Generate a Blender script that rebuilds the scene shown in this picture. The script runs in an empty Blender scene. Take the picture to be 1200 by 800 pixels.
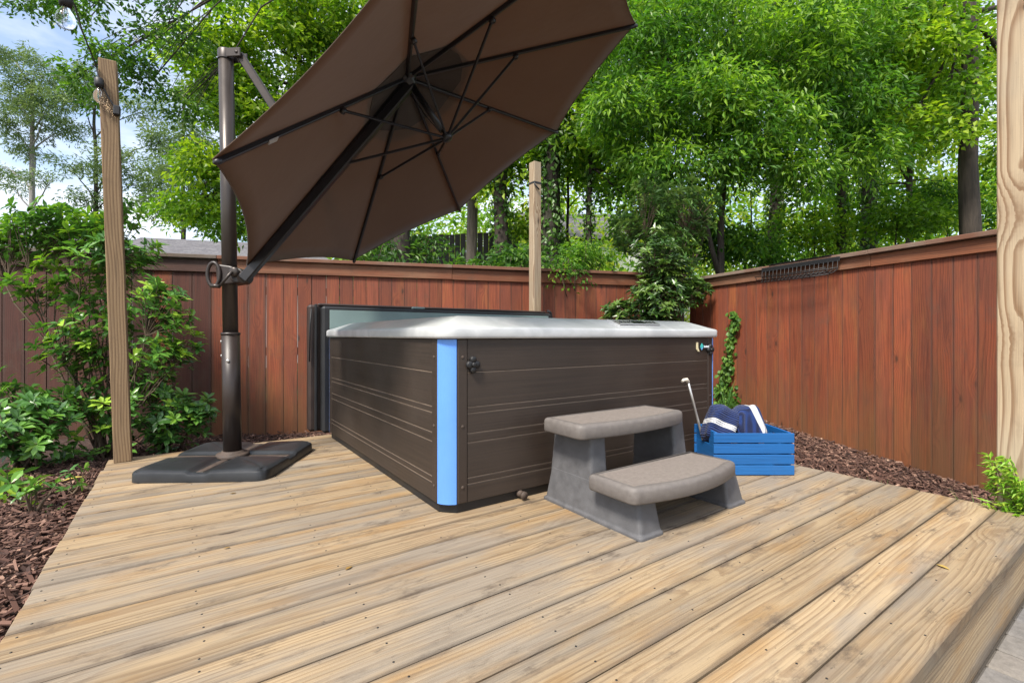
import bpy, math, random
import numpy as np
from mathutils import Vector, Matrix
R = math.radians
random.seed(7)
rng = np.random.default_rng(7)
S = bpy.context.scene
COL = S.collection

# ------------------------------------------------------------------ frame of reference
# X runs along the deck boards, Y away from the paved path, Z up; deck top is z = 0
EYE = 0.824
F = 555.0
FW = np.array([0.571, 0.821]); FW /= np.linalg.norm(FW)
RT = np.array([FW[1], -FW[0]])
def rd(r, d, z=0.0):
    p = d * FW + r * RT
    return np.array([p[0], p[1], z])
def at(u, v, d):
    return rd((u - 600) / F * d, d, EYE - (v - 392) / F * d)

LEAFK = (1.90, 1.88, 1.30)
# ------------------------------------------------------------------ node helper
class NT:
    def __init__(s, name):
        s.m = bpy.data.materials.new(name); s.m.use_nodes = True
        s.t = s.m.node_tree; s.t.nodes.clear()
        s.out = s.t.nodes.new('ShaderNodeOutputMaterial')
    def put(s, sock, v):
        if isinstance(v, bpy.types.NodeSocket): s.t.links.new(v, sock)
        elif v is not None:
            if hasattr(sock, 'default_value'):
                dv = sock.default_value
                if hasattr(dv, '__len__'):
                    if not hasattr(v, '__len__'): v = [v] * len(dv)
                    v = list(v)
                    if len(v) == 3 and len(dv) == 4: v = v + [1]
                sock.default_value = v
    def n(s, typ, ins=None, out=0, **kw):
        nd = s.t.nodes.new(typ)
        for k, v in kw.items(): setattr(nd, k, v)
        for k, v in (ins or {}).items(): s.put(nd.inputs[k], v)
        return nd.outputs[out]
    def math(s, op, a, b=None, c=None, clamp=False):
        ins = {0: a}
        if b is not None: ins[1] = b
        if c is not None: ins[2] = c
        return s.n('ShaderNodeMath', ins, operation=op, use_clamp=clamp)
    def mix(s, f, a, b, blend='MIX'):
        return s.n('ShaderNodeMix', {0: f, 6: a, 7: b}, out=2, data_type='RGBA', blend_type=blend)
    def attr(s, name, out=2): return s.n('ShaderNodeAttribute', out=out, attribute_name=name)
    def noise(s, vec, scale=1, detail=3, rough=.55, out=0, dist=0):
        return s.n('ShaderNodeTexNoise', {'Vector': vec, 'Scale': scale, 'Detail': detail, 'Roughness': rough, 'Distortion': dist}, out=out)
    def vmul(s, v, k): return s.n('ShaderNodeVectorMath', {0: v, 1: k}, operation='MULTIPLY')
    def vadd(s, v, k): return s.n('ShaderNodeVectorMath', {0: v, 1: k}, operation='ADD')
    def comb(s, x, y, z): return s.n('ShaderNodeCombineXYZ', {0: x, 1: y, 2: z})
    def sep(s, v):
        nd = s.t.nodes.new('ShaderNodeSeparateXYZ'); s.put(nd.inputs[0], v); return nd.outputs
    def ss(s, v, lo, hi, a=0., b=1.):
        return s.n('ShaderNodeMapRange', {0: v, 1: lo, 2: hi, 3: a, 4: b}, interpolation_type='SMOOTHSTEP')
    def ramp(s, f, stops):
        nd = s.t.nodes.new('ShaderNodeValToRGB'); s.put(nd.inputs[0], f)
        e = nd.color_ramp.elements
        while len(e) < len(stops): e.new(.5)
        for q, (p, c) in zip(e, stops):
            q.position = p; q.color = (*c, 1) if len(c) == 3 else c
        return nd.outputs[0]
    def bump(s, h, strength=.3, dist=.01):
        return s.n('ShaderNodeBump', {'Strength': strength, 'Distance': dist, 'Height': h})
    def geo(s): return s.n('ShaderNodeNewGeometry', out=0)
    def obj(s): return s.n('ShaderNodeTexCoord', out=3)
    def principled(s, color, rough=.5, normal=None, **kw):
        ins = {'Base Color': color, 'Roughness': rough}
        if normal is not None: ins['Normal'] = normal
        ins.update({k.replace('_', ' '): v for k, v in kw.items()})
        return s.n('ShaderNodeBsdfPrincipled', ins)
    def done(s, sh): s.t.links.new(sh, s.out.inputs[0]); return s.m

def mat_plain(name, col, rough=.5, var=.15, scale=8, bump=0.0, bscale=200, stretch=(1, 1, 1), **kw):
    t = NT(name); o = t.vmul(t.obj(), stretch)
    nz = t.noise(o, scale, 4)
    c = t.mix(1.0, (*col, 1), t.ramp(nz, [(.25, (1 - var,) * 3), (.75, (1 + var,) * 3)]), 'MULTIPLY')
    rr = t.ss(nz, .3, .7, rough * .9, min(1, rough * 1.12))
    nm = t.bump(t.noise(o, bscale, 3), bump, .002) if bump else None
    return t.done(t.principled(c, rr, nm, **kw))

def mat_wood(name, early, late, grey, ring=95., ringamt=.7, greyamt=.5, gold=None, goldamt=0., stain=.3, algae=None, rough=.75, boardvar=.25, knot=(.03, .015, .008), bumpamt=.35, zshift=0.0, streak=0., edge=0., algaeamt=.62, knotk=1., knotd=1.):
    """sawn wood; 'g' holds metres along / across / through each board, 'rnd' a number per board"""
    t = NT(name)
    g = t.attr('g', 1); rnd = t.attr('rnd')
    l, a, d = t.sep(g)
    ro = t.math('MULTIPLY', rnd, 37.0)
    gl = t.comb(t.math('MULTIPLY', l, .8), t.math('MULTIPLY', a, 1.6), ro)
    wob = t.math('MULTIPLY', t.math('SUBTRACT', t.noise(gl, 1.0, 2), .5), .10)
    D = t.math('ADD', .004, t.math('MULTIPLY', t.noise(t.comb(t.math('MULTIPLY', l, .55), 0., ro), 1.0, 1), .075))
    # knots
    vor = t.t.nodes.new('ShaderNodeTexVoronoi'); vor.feature = 'F1'
    t.put(vor.inputs['Vector'], t.comb(t.math('MULTIPLY', l, 1.5 * knotd), t.math('MULTIPLY', a, 5.2 * knotd ** .5), ro)); vor.inputs['Scale'].default_value = 1.0
    vd = t.math('ADD', vor.outputs['Distance'], t.math('MULTIPLY', t.math('SUBTRACT', t.noise(g, 55, 2), .5), .05))
    kn = t.ss(vd, .03, .085 * knotk, 1, 0)
    halo = t.ss(vd, .05, .34, 1, 0)
    a2 = t.math('ADD', t.math('ADD', a, wob), t.math('MULTIPLY', t.math('SUBTRACT', t.math('FRACT', t.math('MULTIPLY', rnd, 7.31)), .5), .13))
    D = t.math('ADD', D, d)
    r = t.math('SQRT', t.math('ADD', t.math('MULTIPLY', a2, a2), t.math('MULTIPLY', D, D)))
    r = t.math('ADD', r, t.math('MULTIPLY', halo, .030))
    r = t.math('ADD', r, t.math('MULTIPLY', t.noise(t.vmul(g, (2.5, 25, 25)), 1, 2), .006))
    saw = t.math('FRACT', t.math('MULTIPLY', r, ring))
    rg = t.ramp(saw, [(0, (.15,) * 3), (.45, (.3,) * 3), (.82, (1,) * 3), (.95, (.8,) * 3), (1, (.15,) * 3)])
    fib = t.noise(t.comb(t.math('MULTIPLY', l, 4), t.math('MULTIPLY', a, 330), t.math('MULTIPLY', d, 330)), 1, 3, .65)
    c = t.mix(t.math('MULTIPLY', rg, ringamt), early, late)
    big = t.noise(t.comb(t.math('MULTIPLY', l, 1.6), t.math('MULTIPLY', a, 7), ro), 1, 4, .6)
    if gold:
        gm = t.math('MULTIPLY', t.ss(t.noise(t.comb(t.math('MULTIPLY', l, 2.1), t.math('MULTIPLY', a, 9), t.math('ADD', ro, 9.)), 1, 4, .62), .48, .68), goldamt)
        c = t.mix(gm, c, t.mix(t.math('MULTIPLY', rg, .45), gold, late))
    gmask = t.math('MULTIPLY', t.ss(t.math('ADD', big, t.math('MULTIPLY', t.math('SUBTRACT', rnd, .5), .22)), .40, .68), greyamt)
    c = t.mix(gmask, c, t.mix(t.math('MULTIPLY', rg, .35), grey, t.mix(.5, grey, late)))
    c = t.mix(1.0, c, t.ramp(fib, [(.22, (.66,) * 3), (.5, (1,) * 3), (.8, (1.16,) * 3)]), 'MULTIPLY')
    bv = t.math('ADD', 1 - boardvar / 2, t.math('MULTIPLY', t.math('FRACT', t.math('MULTIPLY', rnd, 3.77)), boardvar))
    c = t.mix(1.0, c, t.comb(bv, bv, bv), 'MULTIPLY')
    if streak:
        sk_ = t.ss(t.noise(t.comb(t.math('MULTIPLY', l, 2.2), t.math('MULTIPLY', a, 60), t.math('ADD', ro, 4.)), 1, 5, .7), .53, .72, 0, streak)
        sk2 = t.ss(t.noise(t.comb(t.math('MULTIPLY', l, 1.1), t.math('MULTIPLY', a, 16), t.math('ADD', ro, 14.)), 1, 4, .7), .50, .66, 0, streak * .75)
        c = t.mix(t.math('MAXIMUM', sk_, sk2), c, t.mix(1., c, (.42, .40, .40, 1), 'MULTIPLY'))
    if edge:
        ea = t.ss(t.math('ADD', t.math('ABSOLUTE', a), t.math('MULTIPLY', t.noise(t.vmul(g, (9, 60, 9)), 1, 3), .016)), .064, .078, 0, edge)
        c = t.mix(ea, c, (.045, .035, .028, 1))
    if stain:
        sm = t.ss(t.noise(t.vmul(t.geo(), (4, 10, 4)), 1, 6, .72), .53, .72, 0, stain)
        c = t.mix(sm, c, (.07, .05, .035, 1))
        sp = t.ss(t.noise(t.vmul(t.geo(), (26, 60, 26)), 1, 3, .6), .67, .77, 0, stain * .9)
        c = t.mix(sp, c, (.05, .04, .03, 1))
    if algae:
        z = t.sep(t.geo())[2]
        am = t.math('MULTIPLY', t.ss(t.math('ADD', z, t.math('MULTIPLY', t.math('SUBTRACT', t.noise(t.comb(t.math('MULTIPLY', l, 2), t.math('MULTIPLY', a, 14), ro), 1, 4), .5), 1.5)), -.35 + zshift, .75 + zshift, 1, 0), algaeamt)
        c = t.mix(am, c, algae)
    c = t.mix(t.math('MULTIPLY', kn, .85), c, (*knot, 1))
    c = t.mix(t.math('MULTIPLY', t.math('MULTIPLY', halo, t.math('SUBTRACT', 1., kn)), .22), c, late)
    h = t.math('ADD', t.math('MULTIPLY', fib, .6), t.math('MULTIPLY', rg, -.35))
    return t.done(t.principled(c, t.ss(big, .3, .7, rough, min(1, rough + .12)), t.bump(h, bumpamt, .003)))

def mat_leaf(name, stops, trans=.38, rough=.42, spec=.4):
    stops = [(p_, tuple(min(.5, q_ * k_) for q_, k_ in zip(c_, LEAFK))) for p_, c_ in stops]
    t = NT(name)
    v = t.attr('v')
    c = t.ramp(v, stops)
    bf = t.n('ShaderNodeNewGeometry', out=6)
    c2 = t.mix(t.math('MULTIPLY', bf, .35), c, t.mix(.4, c, (.13, .17, .10, 1)))
    p = t.principled(c2, rough, None, **{'Specular_IOR_Level': spec})
    tc = t.mix(1.0, c, (1.25, 1.35, .55, 1), 'MULTIPLY')
    tr = t.n('ShaderNodeBsdfTranslucent', {0: tc})
    return t.done(t.n('ShaderNodeMixShader', {0: trans, 1: p, 2: tr}))

def mat_bark(name, dark, light, moss=None):
    t = NT(name); o = t.obj()
    nz = t.noise(t.vmul(o, (14, 14, 2.2)), 1, 5, .65)
    c = t.ramp(nz, [(.3, dark), (.7, light)])
    if moss: c = t.mix(t.ss(t.noise(o, 1.7, 3), .45, .65, 0, .7), c, (*moss, 1))
    return t.done(t.principled(c, .9, t.bump(nz, .9, .03)))

# ------------------------------------------------------------------ mesh builder
class MB:
    def __init__(s): s.v = []; s.f = []; s.mi = []; s.g = []; s.r = []; s.sm = []; s.n = 0
    def add(s, verts, faces, mi=0, g=None, r=0., smooth=False):
        verts = np.asarray(verts, float); k = s.n
        s.v.append(verts); s.n += len(verts)
        s.f += [tuple(int(i) + k for i in f) for f in faces]
        s.mi += [mi] * len(faces); s.sm += [smooth] * len(faces)
        s.g.append(np.asarray(g, float) if g is not None else verts.copy())
        s.r.append(np.full(len(verts), r))
        return s
    def box(s, c, ax, half, ch=.003, mi=0, g0=None, r=0., grain=0):
        """chamfered box; ax = three unit vectors; grain = index of the axis along the grain"""
        ax = np.asarray(ax, float); h = np.asarray(half, float); ch = min(ch, h.min() * .9)
        vs = []; idx = {}
        for sx in (-1, 1):
            for sy in (-1, 1):
                for sz in (-1, 1):
                    sg = np.array([sx, sy, sz])
                    for k in range(3):
                        e = h - ch; e = e.copy(); e[k] = h[k]
                        idx[(sx, sy, sz, k)] = len(vs); vs.append(sg * e)
        fs = []
        def quad(a, b, c_, d, n):
            P = [np.array(vs[i]) for i in (a, b, c_, d)]
            nn = np.cross(P[1] - P[0], P[2] - P[0])
            fs.append((a, b, c_, d) if nn @ n > 0 else (d, c_, b, a))
        for k in range(3):
            i, j = (k + 1) % 3, (k + 2) % 3
            for sk in (-1, 1):
                def q(si, sj):
                    t = [0, 0, 0]; t[k] = sk; t[i] = si; t[j] = sj
                    return idx[(*t, k)]
                n = np.zeros(3); n[k] = sk
                quad(q(-1, -1), q(1, -1), q(1, 1), q(-1, 1), n)
            for si in (-1, 1):
                for sj in (-1, 1):
                    def e(sk, w):
                        t = [0, 0, 0]; t[k] = sk; t[i] = si; t[j] = sj
                        return idx[(*t, w)]
                    n = np.zeros(3); n[i] = si; n[j] = sj
                    quad(e(-1, i), e(1, i), e(1, j), e(-1, j), n)
        for sx in (-1, 1):
            for sy in (-1, 1):
                for sz in (-1, 1):
                    tr = [idx[(sx, sy, sz, k)] for k in range(3)]
                    P = [np.array(vs[i]) for i in tr]
                    if np.cross(P[1] - P[0], P[2] - P[0]) @ np.array([sx, sy, sz]) < 0: tr = tr[::-1]
                    fs.append(tuple(tr))
        vs = np.array(vs)
        rot = [grain, (grain + 1) % 3, (grain + 2) % 3]
        # widest remaining axis is 'across'
        if h[rot[1]] < h[rot[2]]: rot[1], rot[2] = rot[2], rot[1]
        g = vs[:, rot].copy()
        if g0 is not None: g[:, 0] += g0
        det = np.linalg.det(ax)
        if det < 0: fs = [f[::-1] for f in fs]
        return s.add(np.asarray(c) + vs @ ax, fs, mi, g, r)
    def abox(s, lo, hi, ch=.003, mi=0, g0=None, r=0., grain=0):
        lo = np.asarray(lo, float); hi = np.asarray(hi, float)
        return s.box((lo + hi) / 2, np.eye(3), (hi - lo) / 2, ch, mi, g0, r, grain)
    def tube(s, pts, rad, n=10, mi=0, caps=True, smooth=True, r=0., noise=0.):
        pts = np.asarray(pts, float); m = len(pts)
        rad = np.full(m, rad, float) if np.isscalar(rad) else np.asarray(rad, float)
        T = np.gradient(pts, axis=0); T /= np.linalg.norm(T, axis=1)[:, None] + 1e-12
        up = np.array([0, 0, 1.]) if abs(T[0][2]) < .9 else np.array([1., 0, 0])
        u = np.cross(T[0], up); u /= np.linalg.norm(u)
        vs = []; g = []
        L = 0
        for i in range(m):
            if i:
                L += np.linalg.norm(pts[i] - pts[i - 1])
                u = u - T[i] * (u @ T[i]); u /= np.linalg.norm(u)
            w = np.cross(T[i], u)
            for k in range(n):
                A = 2 * math.pi * k / n
                rr = rad[i] * (1 + (noise * rng.normal() if noise else 0))
                vs.append(pts[i] + rr * (math.cos(A) * u + math.sin(A) * w)); g.append((L, rad[i] * A, 0))
        fs = []
        for i in range(m - 1):
            for k in range(n):
                a = i * n + k; b = i * n + (k + 1) % n
                fs.append((a, b, b + n, a + n))
        s.add(vs, fs, mi, g, r, smooth)
        if caps:
            k = s.n - len(vs)
            s.f.append(tuple(k + i for i in range(n))[::-1]); s.f.append(tuple(k + (m - 1) * n + i for i in range(n)))
            s.mi += [mi] * 2; s.sm += [False] * 2
        return s
    def lathe(s, c, axis, prof, n=24, mi=0, smooth=True):
        """prof: (radius, height) pairs along axis from c"""
        axis = np.asarray(axis, float); axis /= np.linalg.norm(axis)
        up = np.array([0, 0, 1.]) if abs(axis[2]) < .9 else np.array([1., 0, 0])
        u = np.cross(up, axis); u /= np.linalg.norm(u); w = np.cross(axis, u)
        vs = []
        for (r_, h_) in prof:
            for k in range(n):
                A = 2 * math.pi * k / n
                vs.append(np.asarray(c) + axis * h_ + r_ * (math.cos(A) * u + math.sin(A) * w))
        fs = []
        for i in range(len(prof) - 1):
            for k in range(n):
                a = i * n + k; b = i * n + (k + 1) % n
                fs.append((a, b, b + n, a + n))
        return s.add(vs, fs, mi, None, 0, smooth)
    def prism(s, poly, ax, c, t0, t1, mi=0, smooth=False):
        """2-D outline swept from t0 to t1 along ax[2]"""
        ax = np.asarray(ax, float); c = np.asarray(c, float); n = len(poly)
        P = np.asarray(poly, float)
        area = sum(P[i][0] * P[(i + 1) % n][1] - P[(i + 1) % n][0] * P[i][1] for i in range(n))
        if area < 0: P = P[::-1]
        a = [c + p[0] * ax[0] + p[1] * ax[1] + t0 * ax[2] for p in P]
        b = [c + p[0] * ax[0] + p[1] * ax[1] + t1 * ax[2] for p in P]
        fs = [tuple(range(n))[::-1], tuple(range(n, 2 * n))] + [(i, (i + 1) % n, n + (i + 1) % n, n + i) for i in range(n)]
        if np.linalg.det(ax) < 0: fs = [f[::-1] for f in fs]
        return s.add(a + b, fs, mi, None, 0, smooth)
    def loops(s, L, mi=0, smooth=True, close=True, capend=False, g=None):
        n = len(L[0]); vs = np.concatenate([np.asarray(x, float) for x in L]); fs = []
        for i in range(len(L) - 1):
            for k in range(n if close else n - 1):
                a = i * n + k; b = i * n + (k + 1) % n
                fs.append((a, b, b + n, a + n))
        if capend: fs.append(tuple(range((len(L) - 1) * n, len(L) * n)))
        return s.add(vs, fs, mi, g, 0, smooth)
    def build(s, name, mats, parent=None, bevel=0, sub=0, base=None):
        me = bpy.data.meshes.new(name)
        V = np.concatenate(s.v)
        o = bpy.data.objects.new(name, me)
        if parent is not None and base is None: base = parent.get('_o')
        b = np.asarray(base if base is not None else (0, 0, 0), float)
        me.from_pydata((V - b).tolist(), [], s.f)
        for m in (mats if isinstance(mats, (list, tuple)) else [mats]): me.materials.append(m)
        me.polygons.foreach_set('material_index', s.mi)
        me.polygons.foreach_set('use_smooth', s.sm)
        ga = me.attributes.new('g', 'FLOAT_VECTOR', 'POINT'); ga.data.foreach_set('vector', np.concatenate(s.g).ravel())
        ra = me.attributes.new('rnd', 'FLOAT', 'POINT'); ra.data.foreach_set('value', np.concatenate(s.r))
        me.update()
        COL.objects.link(o)
        o['_o'] = [float(x) for x in b]
        if parent is not None: o.parent = parent
        else: o.location = b
        if bevel:
            md = o.modifiers.new('Bevel', 'BEVEL'); md.width = bevel; md.segments = 2; md.limit_method = 'ANGLE'; md.angle_limit = R(40)
            md.harden_normals = False
        if sub:
            md = o.modifiers.new('Subsurf', 'SUBSURF'); md.levels = sub; md.render_levels = sub
        return o

def tri_mesh(name, V, T, v, mat, parent=None, smooth=False, base=None):
    """fast triangle mesh with a per-vertex number 'v'"""
    if parent is not None and base is None: base = parent.get('_o')
    b = np.asarray(base if base is not None else (0, 0, 0), float)
    me = bpy.data.meshes.new(name)
    nV, nT = len(V), len(T)
    me.vertices.add(nV); me.vertices.foreach_set('co', np.ascontiguousarray(V - b, dtype=np.float32).ravel())
    me.loops.add(nT * 3); me.loops.foreach_set('vertex_index', np.ascontiguousarray(T, dtype=np.int32).ravel())
    me.polygons.add(nT)
    me.polygons.foreach_set('loop_start', np.arange(0, nT * 3, 3, dtype=np.int32))
    me.polygons.foreach_set('use_smooth', np.full(nT, smooth))
    a = me.attributes.new('v', 'FLOAT', 'POINT'); a.data.foreach_set('value', np.ascontiguousarray(v, dtype=np.float32))
    me.materials.append(mat)
    me.update(calc_edges=True); me.validate()
    o = bpy.data.objects.new(name, me); COL.objects.link(o)
    if parent is not None: o.parent = parent
    else: o.location = b
    return o

def tag(o, label=None, cat=None, group=None, kind=None):
    if label: o['label'] = label
    if cat: o['category'] = cat
    if group: o['group'] = group
    if kind: o['kind'] = kind
    return o
def thing(name, label, cat, loc=(0, 0, 0), group=None):
    o = bpy.data.objects.new(name, None); COL.objects.link(o)
    o.location = loc; o.empty_display_size = .1
    o['_o'] = [float(x) for x in loc]
    return tag(o, label, cat, group)

# ------------------------------------------------------------------ leaves
def unit(a): return a / (np.linalg.norm(a, axis=-1, keepdims=True) + 1e-9)
def leaves(P, Dr, Nm, L, W, v, fine=False, droop=.15):
    """leaf blades as folded diamonds (or eight-point blades); returns V, T, v"""
    n = len(P); Dr = unit(Dr); Sd = unit(np.cross(Dr, Nm)); Nm = np.cross(Sd, Dr)
    L = np.broadcast_to(L, n)[:, None]; W = np.broadcast_to(W, n)[:, None]
    if not fine:
        base = P; tip = P + Dr * L - Nm * L * droop
        a = P + Dr * L * .45 + Sd * W * .5 + Nm * W * .16
        b = P + Dr * L * .45 - Sd * W * .5 + Nm * W * .16
        V = np.stack([base, a, tip, b], 1).reshape(-1, 3)
        k = np.arange(n)[:, None] * 4
        T = np.concatenate([k + [0, 1, 2], k + [0, 2, 3]], 1).reshape(-1, 3)
        return V, T, np.repeat(v, 4)
    pts = [(0, 0, 0), (.30, .36, .10), (.30, 0, 0), (.30, -.36, .10), (.68, .5, .12), (.68, 0, 0), (.68, -.5, .12), (1, 0, 0)]
    vs = []
    for (l, w, h) in pts:
        vs.append(P + Dr * L * l + Sd * W * w + Nm * (W * h - L * droop * l * l))
    V = np.stack(vs, 1).reshape(-1, 3)
    k = np.arange(n)[:, None] * 8
    tr = [(0, 1, 2), (0, 2, 3), (1, 4, 5), (1, 5, 2), (2, 5, 6), (2, 6, 3), (4, 7, 5), (5, 7, 6)]
    T = np.concatenate([k + list(q) for q in tr], 1).reshape(-1, 3)
    return V, T, np.repeat(v, 8)

def sprays(centers, per, spread, L, W, out_from=None, droop=.3, flat=.45, vbase=None, long=False):
    """leafy twigs: flattened clusters of leaves round each centre"""
    n = len(centers)
    up = np.tile([0, 0, 1.], (n, 1)) + rng.normal(0, .35, (n, 3)); up = unit(up)
    t1 = unit(np.cross(up, rng.normal(size=(n, 3)))); t2 = np.cross(up, t1)
    ang = rng.uniform(0, 2 * np.pi, (n, per)); rad = np.sqrt(rng.uniform(0, 1, (n, per))) * spread * rng.uniform(.6, 1.3, (n, 1))
    hh = rng.normal(0, spread * flat * .5, (n, per))
    dirs = np.cos(ang)[..., None] * t1[:, None] + np.sin(ang)[..., None] * t2[:, None]
    P = centers[:, None] + dirs * rad[..., None] + up[:, None] * hh[..., None]
    P[..., 2] -= droop * (rad ** 2) / max(spread, 1e-6)
    Dr = dirs + rng.normal(0, .55, P.shape); Dr[..., 2] -= droop * 1.2
    Nm = up[:, None] + rng.normal(0, .42, P.shape)
    Nm = np.broadcast_to(Nm, P.shape)
    if vbase is None: vbase = rng.uniform(.15, .85, n)
    v = np.clip(vbase[:, None] + rng.normal(0, .14, (n, per)), 0, 1)
    m = n * per
    return leaves(P.reshape(m, 3), Dr.reshape(m, 3), Nm.reshape(m, 3), L * rng.uniform(.65, 1.25, m), W * rng.uniform(.7, 1.25, m), v.ravel())

def blob_points(c, rad, n, shell=.55):
    q = unit(rng.normal(size=(n, 3))) * (shell + (1 - shell) * rng.uniform(0, 1, (n, 1))) ** .6
    q *= rng.uniform(.75, 1.1, (n, 1))
    return np.asarray(c) + q * np.asarray(rad)

def curve(a, b, k=6, sag=.1, wob=.05):
    a = np.asarray(a, float); b = np.asarray(b, float); t = np.linspace(0, 1, k)[:, None]
    p = a + (b - a) * t; Ln = np.linalg.norm(b - a)
    p[:, 2] += sag * Ln * np.sin(np.pi * t[:, 0]) * .8
    p[1:-1] += rng.normal(0, wob * Ln, (k - 2, 3)) * .4
    return p

def tree(name, label, base, height, dia, blobs, leafmat, barkmat, per=60, spread=.45, L=.12, W=.055, lean=(0, 0), droop=.3, group=None, ivy=None, twigs=True, cat='tree', fork=None, limb=.15, zlimb=.5):
    t = thing(name, label, cat, base, group)
    base = np.asarray(base, float)
    k = 9; zz = np.linspace(0, 1, k)
    tr = np.stack([base[0] + lean[0] * zz + rng.normal(0, .02, k) * height * .12, base[1] + lean[1] * zz + rng.normal(0, .02, k) * height * .12, base[2] + height * zz], 1)
    tr[0, :2] = base[:2]
    m = MB(); rad = dia / 2 * (1.05 - .75 * zz); rad[0] *= 1.35
    m.tube(tr, rad, 12, noise=.06)
    if fork is not None:
        s = tr[fork[0]]; m.tube(curve(s, s + np.asarray(fork[1]), 6, .1, .03), np.linspace(dia * .3, dia * .1, 6), 9)
    Vs, Ts, vs = [], [], []; off = 0
    for (c, rd_, n) in blobs:
        c = np.asarray(c, float)
        zt = np.clip((c[2] - base[2]) / height - .12, .15, .96)
        zt = max(zt, zlimb)
        s = np.array([np.interp(zt, zz, tr[:, j]) for j in range(3)])
        lm = curve(s, c, 7, .08, .05); m.tube(lm, np.linspace(dia * limb, dia * limb * .25, 7), 7)
        P = blob_points(c, rd_, n)
        if twigs:
            for q in P[:: max(1, n // 6)]:
                m.tube(curve(lm[-2], q, 4, .05, .06), np.linspace(dia * limb * .16, .004, 4), 5, caps=False)
        shade = rng.uniform(-.2, .2)
        V, T, v = sprays(P, per, spread, L, W, droop=droop, vbase=np.clip(rng.uniform(.02, .92, n) + shade, 0, 1))
        Vs.append(V); Ts.append(T + off); vs.append(v); off += len(V)
    m.build('trunk', barkmat, t)
    tri_mesh('crown', np.concatenate(Vs), np.concatenate(Ts), np.concatenate(vs), leafmat, t)
    if ivy:
        n = ivy; q = rng.uniform(.02, .62, n); A = rng.uniform(0, 2 * np.pi, n)
        P = np.stack([np.interp(q, zz, tr[:, j]) for j in range(3)], 1)
        rr = np.interp(q, zz, rad) + rng.uniform(.01, .14, n) * (1 - q * .8)
        dr = np.stack([np.cos(A), np.sin(A), rng.normal(0, .4, n)], 1)
        P[:, :2] += dr[:, :2] * rr[:, None]
        V, T, v = leaves(P, np.stack([rng.normal(0, .6, n), rng.normal(0, .6, n), -np.ones(n)], 1), dr, .09 * rng.uniform(.7, 1.3, n), .075, rng.uniform(0, .6, n))
        tri_mesh('ivy', V, T, v, M['ivy'], t)
    return t

# ------------------------------------------------------------------ materials
M = {}
M['deck'] = mat_wood('weathered_pine', (.350, .262, .155, 1), (.172, .106, .054, 1), (.215, .186, .148, 1), ring=80, ringamt=.66, greyamt=.85, gold=(.29, .175, .070, 1), goldamt=.8, stain=.85, rough=.76, boardvar=.30, streak=.5, edge=.4)
M['post'] = mat_wood('treated_pine', (.43, .34, .225, 1), (.17, .092, .042, 1), (.36, .32, .25, 1), ring=62, ringamt=.95, greyamt=.35, stain=.2, streak=.25, rough=.75, boardvar=.1)
M['postold'] = mat_wood('old_pine', (.285, .195, .105, 1), (.125, .070, .035, 1), (.23, .18, .125, 1), ring=70, ringamt=.9, greyamt=.4, stain=.3, streak=.4, rough=.8, boardvar=.1)
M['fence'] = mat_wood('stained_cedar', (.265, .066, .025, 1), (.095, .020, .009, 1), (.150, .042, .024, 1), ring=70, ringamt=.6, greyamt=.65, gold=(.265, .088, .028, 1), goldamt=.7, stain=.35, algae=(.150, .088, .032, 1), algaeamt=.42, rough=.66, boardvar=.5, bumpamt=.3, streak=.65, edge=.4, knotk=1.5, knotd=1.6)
M['fencedark'] = mat_wood('darkened_cedar', (.090, .026, .015, 1), (.045, .012, .008, 1), (.06, .022, .015, 1), ring=70, ringamt=.6, greyamt=.6, stain=.4, algae=(.07, .045, .022, 1), algaeamt=.4, rough=.7, boardvar=.6, streak=.5, edge=.3)  # darker picket tone for the left end of the back fence
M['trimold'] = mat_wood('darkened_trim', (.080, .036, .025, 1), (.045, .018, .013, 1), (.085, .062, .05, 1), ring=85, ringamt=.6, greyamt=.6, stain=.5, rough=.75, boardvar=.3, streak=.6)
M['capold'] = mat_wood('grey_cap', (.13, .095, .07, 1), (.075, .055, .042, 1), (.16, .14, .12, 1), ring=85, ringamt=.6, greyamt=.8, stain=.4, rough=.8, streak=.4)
M['fencetrim'] = mat_wood('worn_cedar', (.225, .075, .030, 1), (.10, .028, .012, 1), (.24, .14, .085, 1), ring=85, ringamt=.7, greyamt=.5, gold=(.215, .105, .05, 1), goldamt=.6, stain=.4, rough=.72, boardvar=.3, streak=.7)
M['fencecap'] = mat_wood('weathered_cap', (.17, .075, .042, 1), (.10, .04, .025, 1), (.20, .155, .12, 1), ring=85, ringamt=.6, greyamt=.9, stain=.3, rough=.8, boardvar=.3)
M['darkfence'] = mat_wood('dark_old_boards', (.035, .03, .026, 1), (.02, .016, .014, 1), (.05, .045, .04, 1), stain=.1, boardvar=.5)
M['tubpanel'] = None
def mk_tub():
    t = NT('brown_tub_siding'); o = t.obj()
    nz = t.noise(t.vmul(o, (1.5, 1.5, 120)), 1, 4, .6); nz2 = t.noise(o, 3, 3)
    c = t.ramp(nz, [(.25, (.020, .0135, .010)), (.75, (.040, .027, .019))])
    c = t.mix(t.ss(nz2, .35, .7, 0, .3), c, (.05, .035, .025, 1))
    return t.done(t.principled(c, t.ss(nz2, .3, .7, .5, .62), t.bump(nz, .25, .002)))
M['tubpanel'] = mk_tub()
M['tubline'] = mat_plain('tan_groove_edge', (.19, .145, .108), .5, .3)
M['tubpost'] = mat_plain('brown_corner_post', (.034, .023, .017), .5, .12, stretch=(1, 1, 20))
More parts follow.
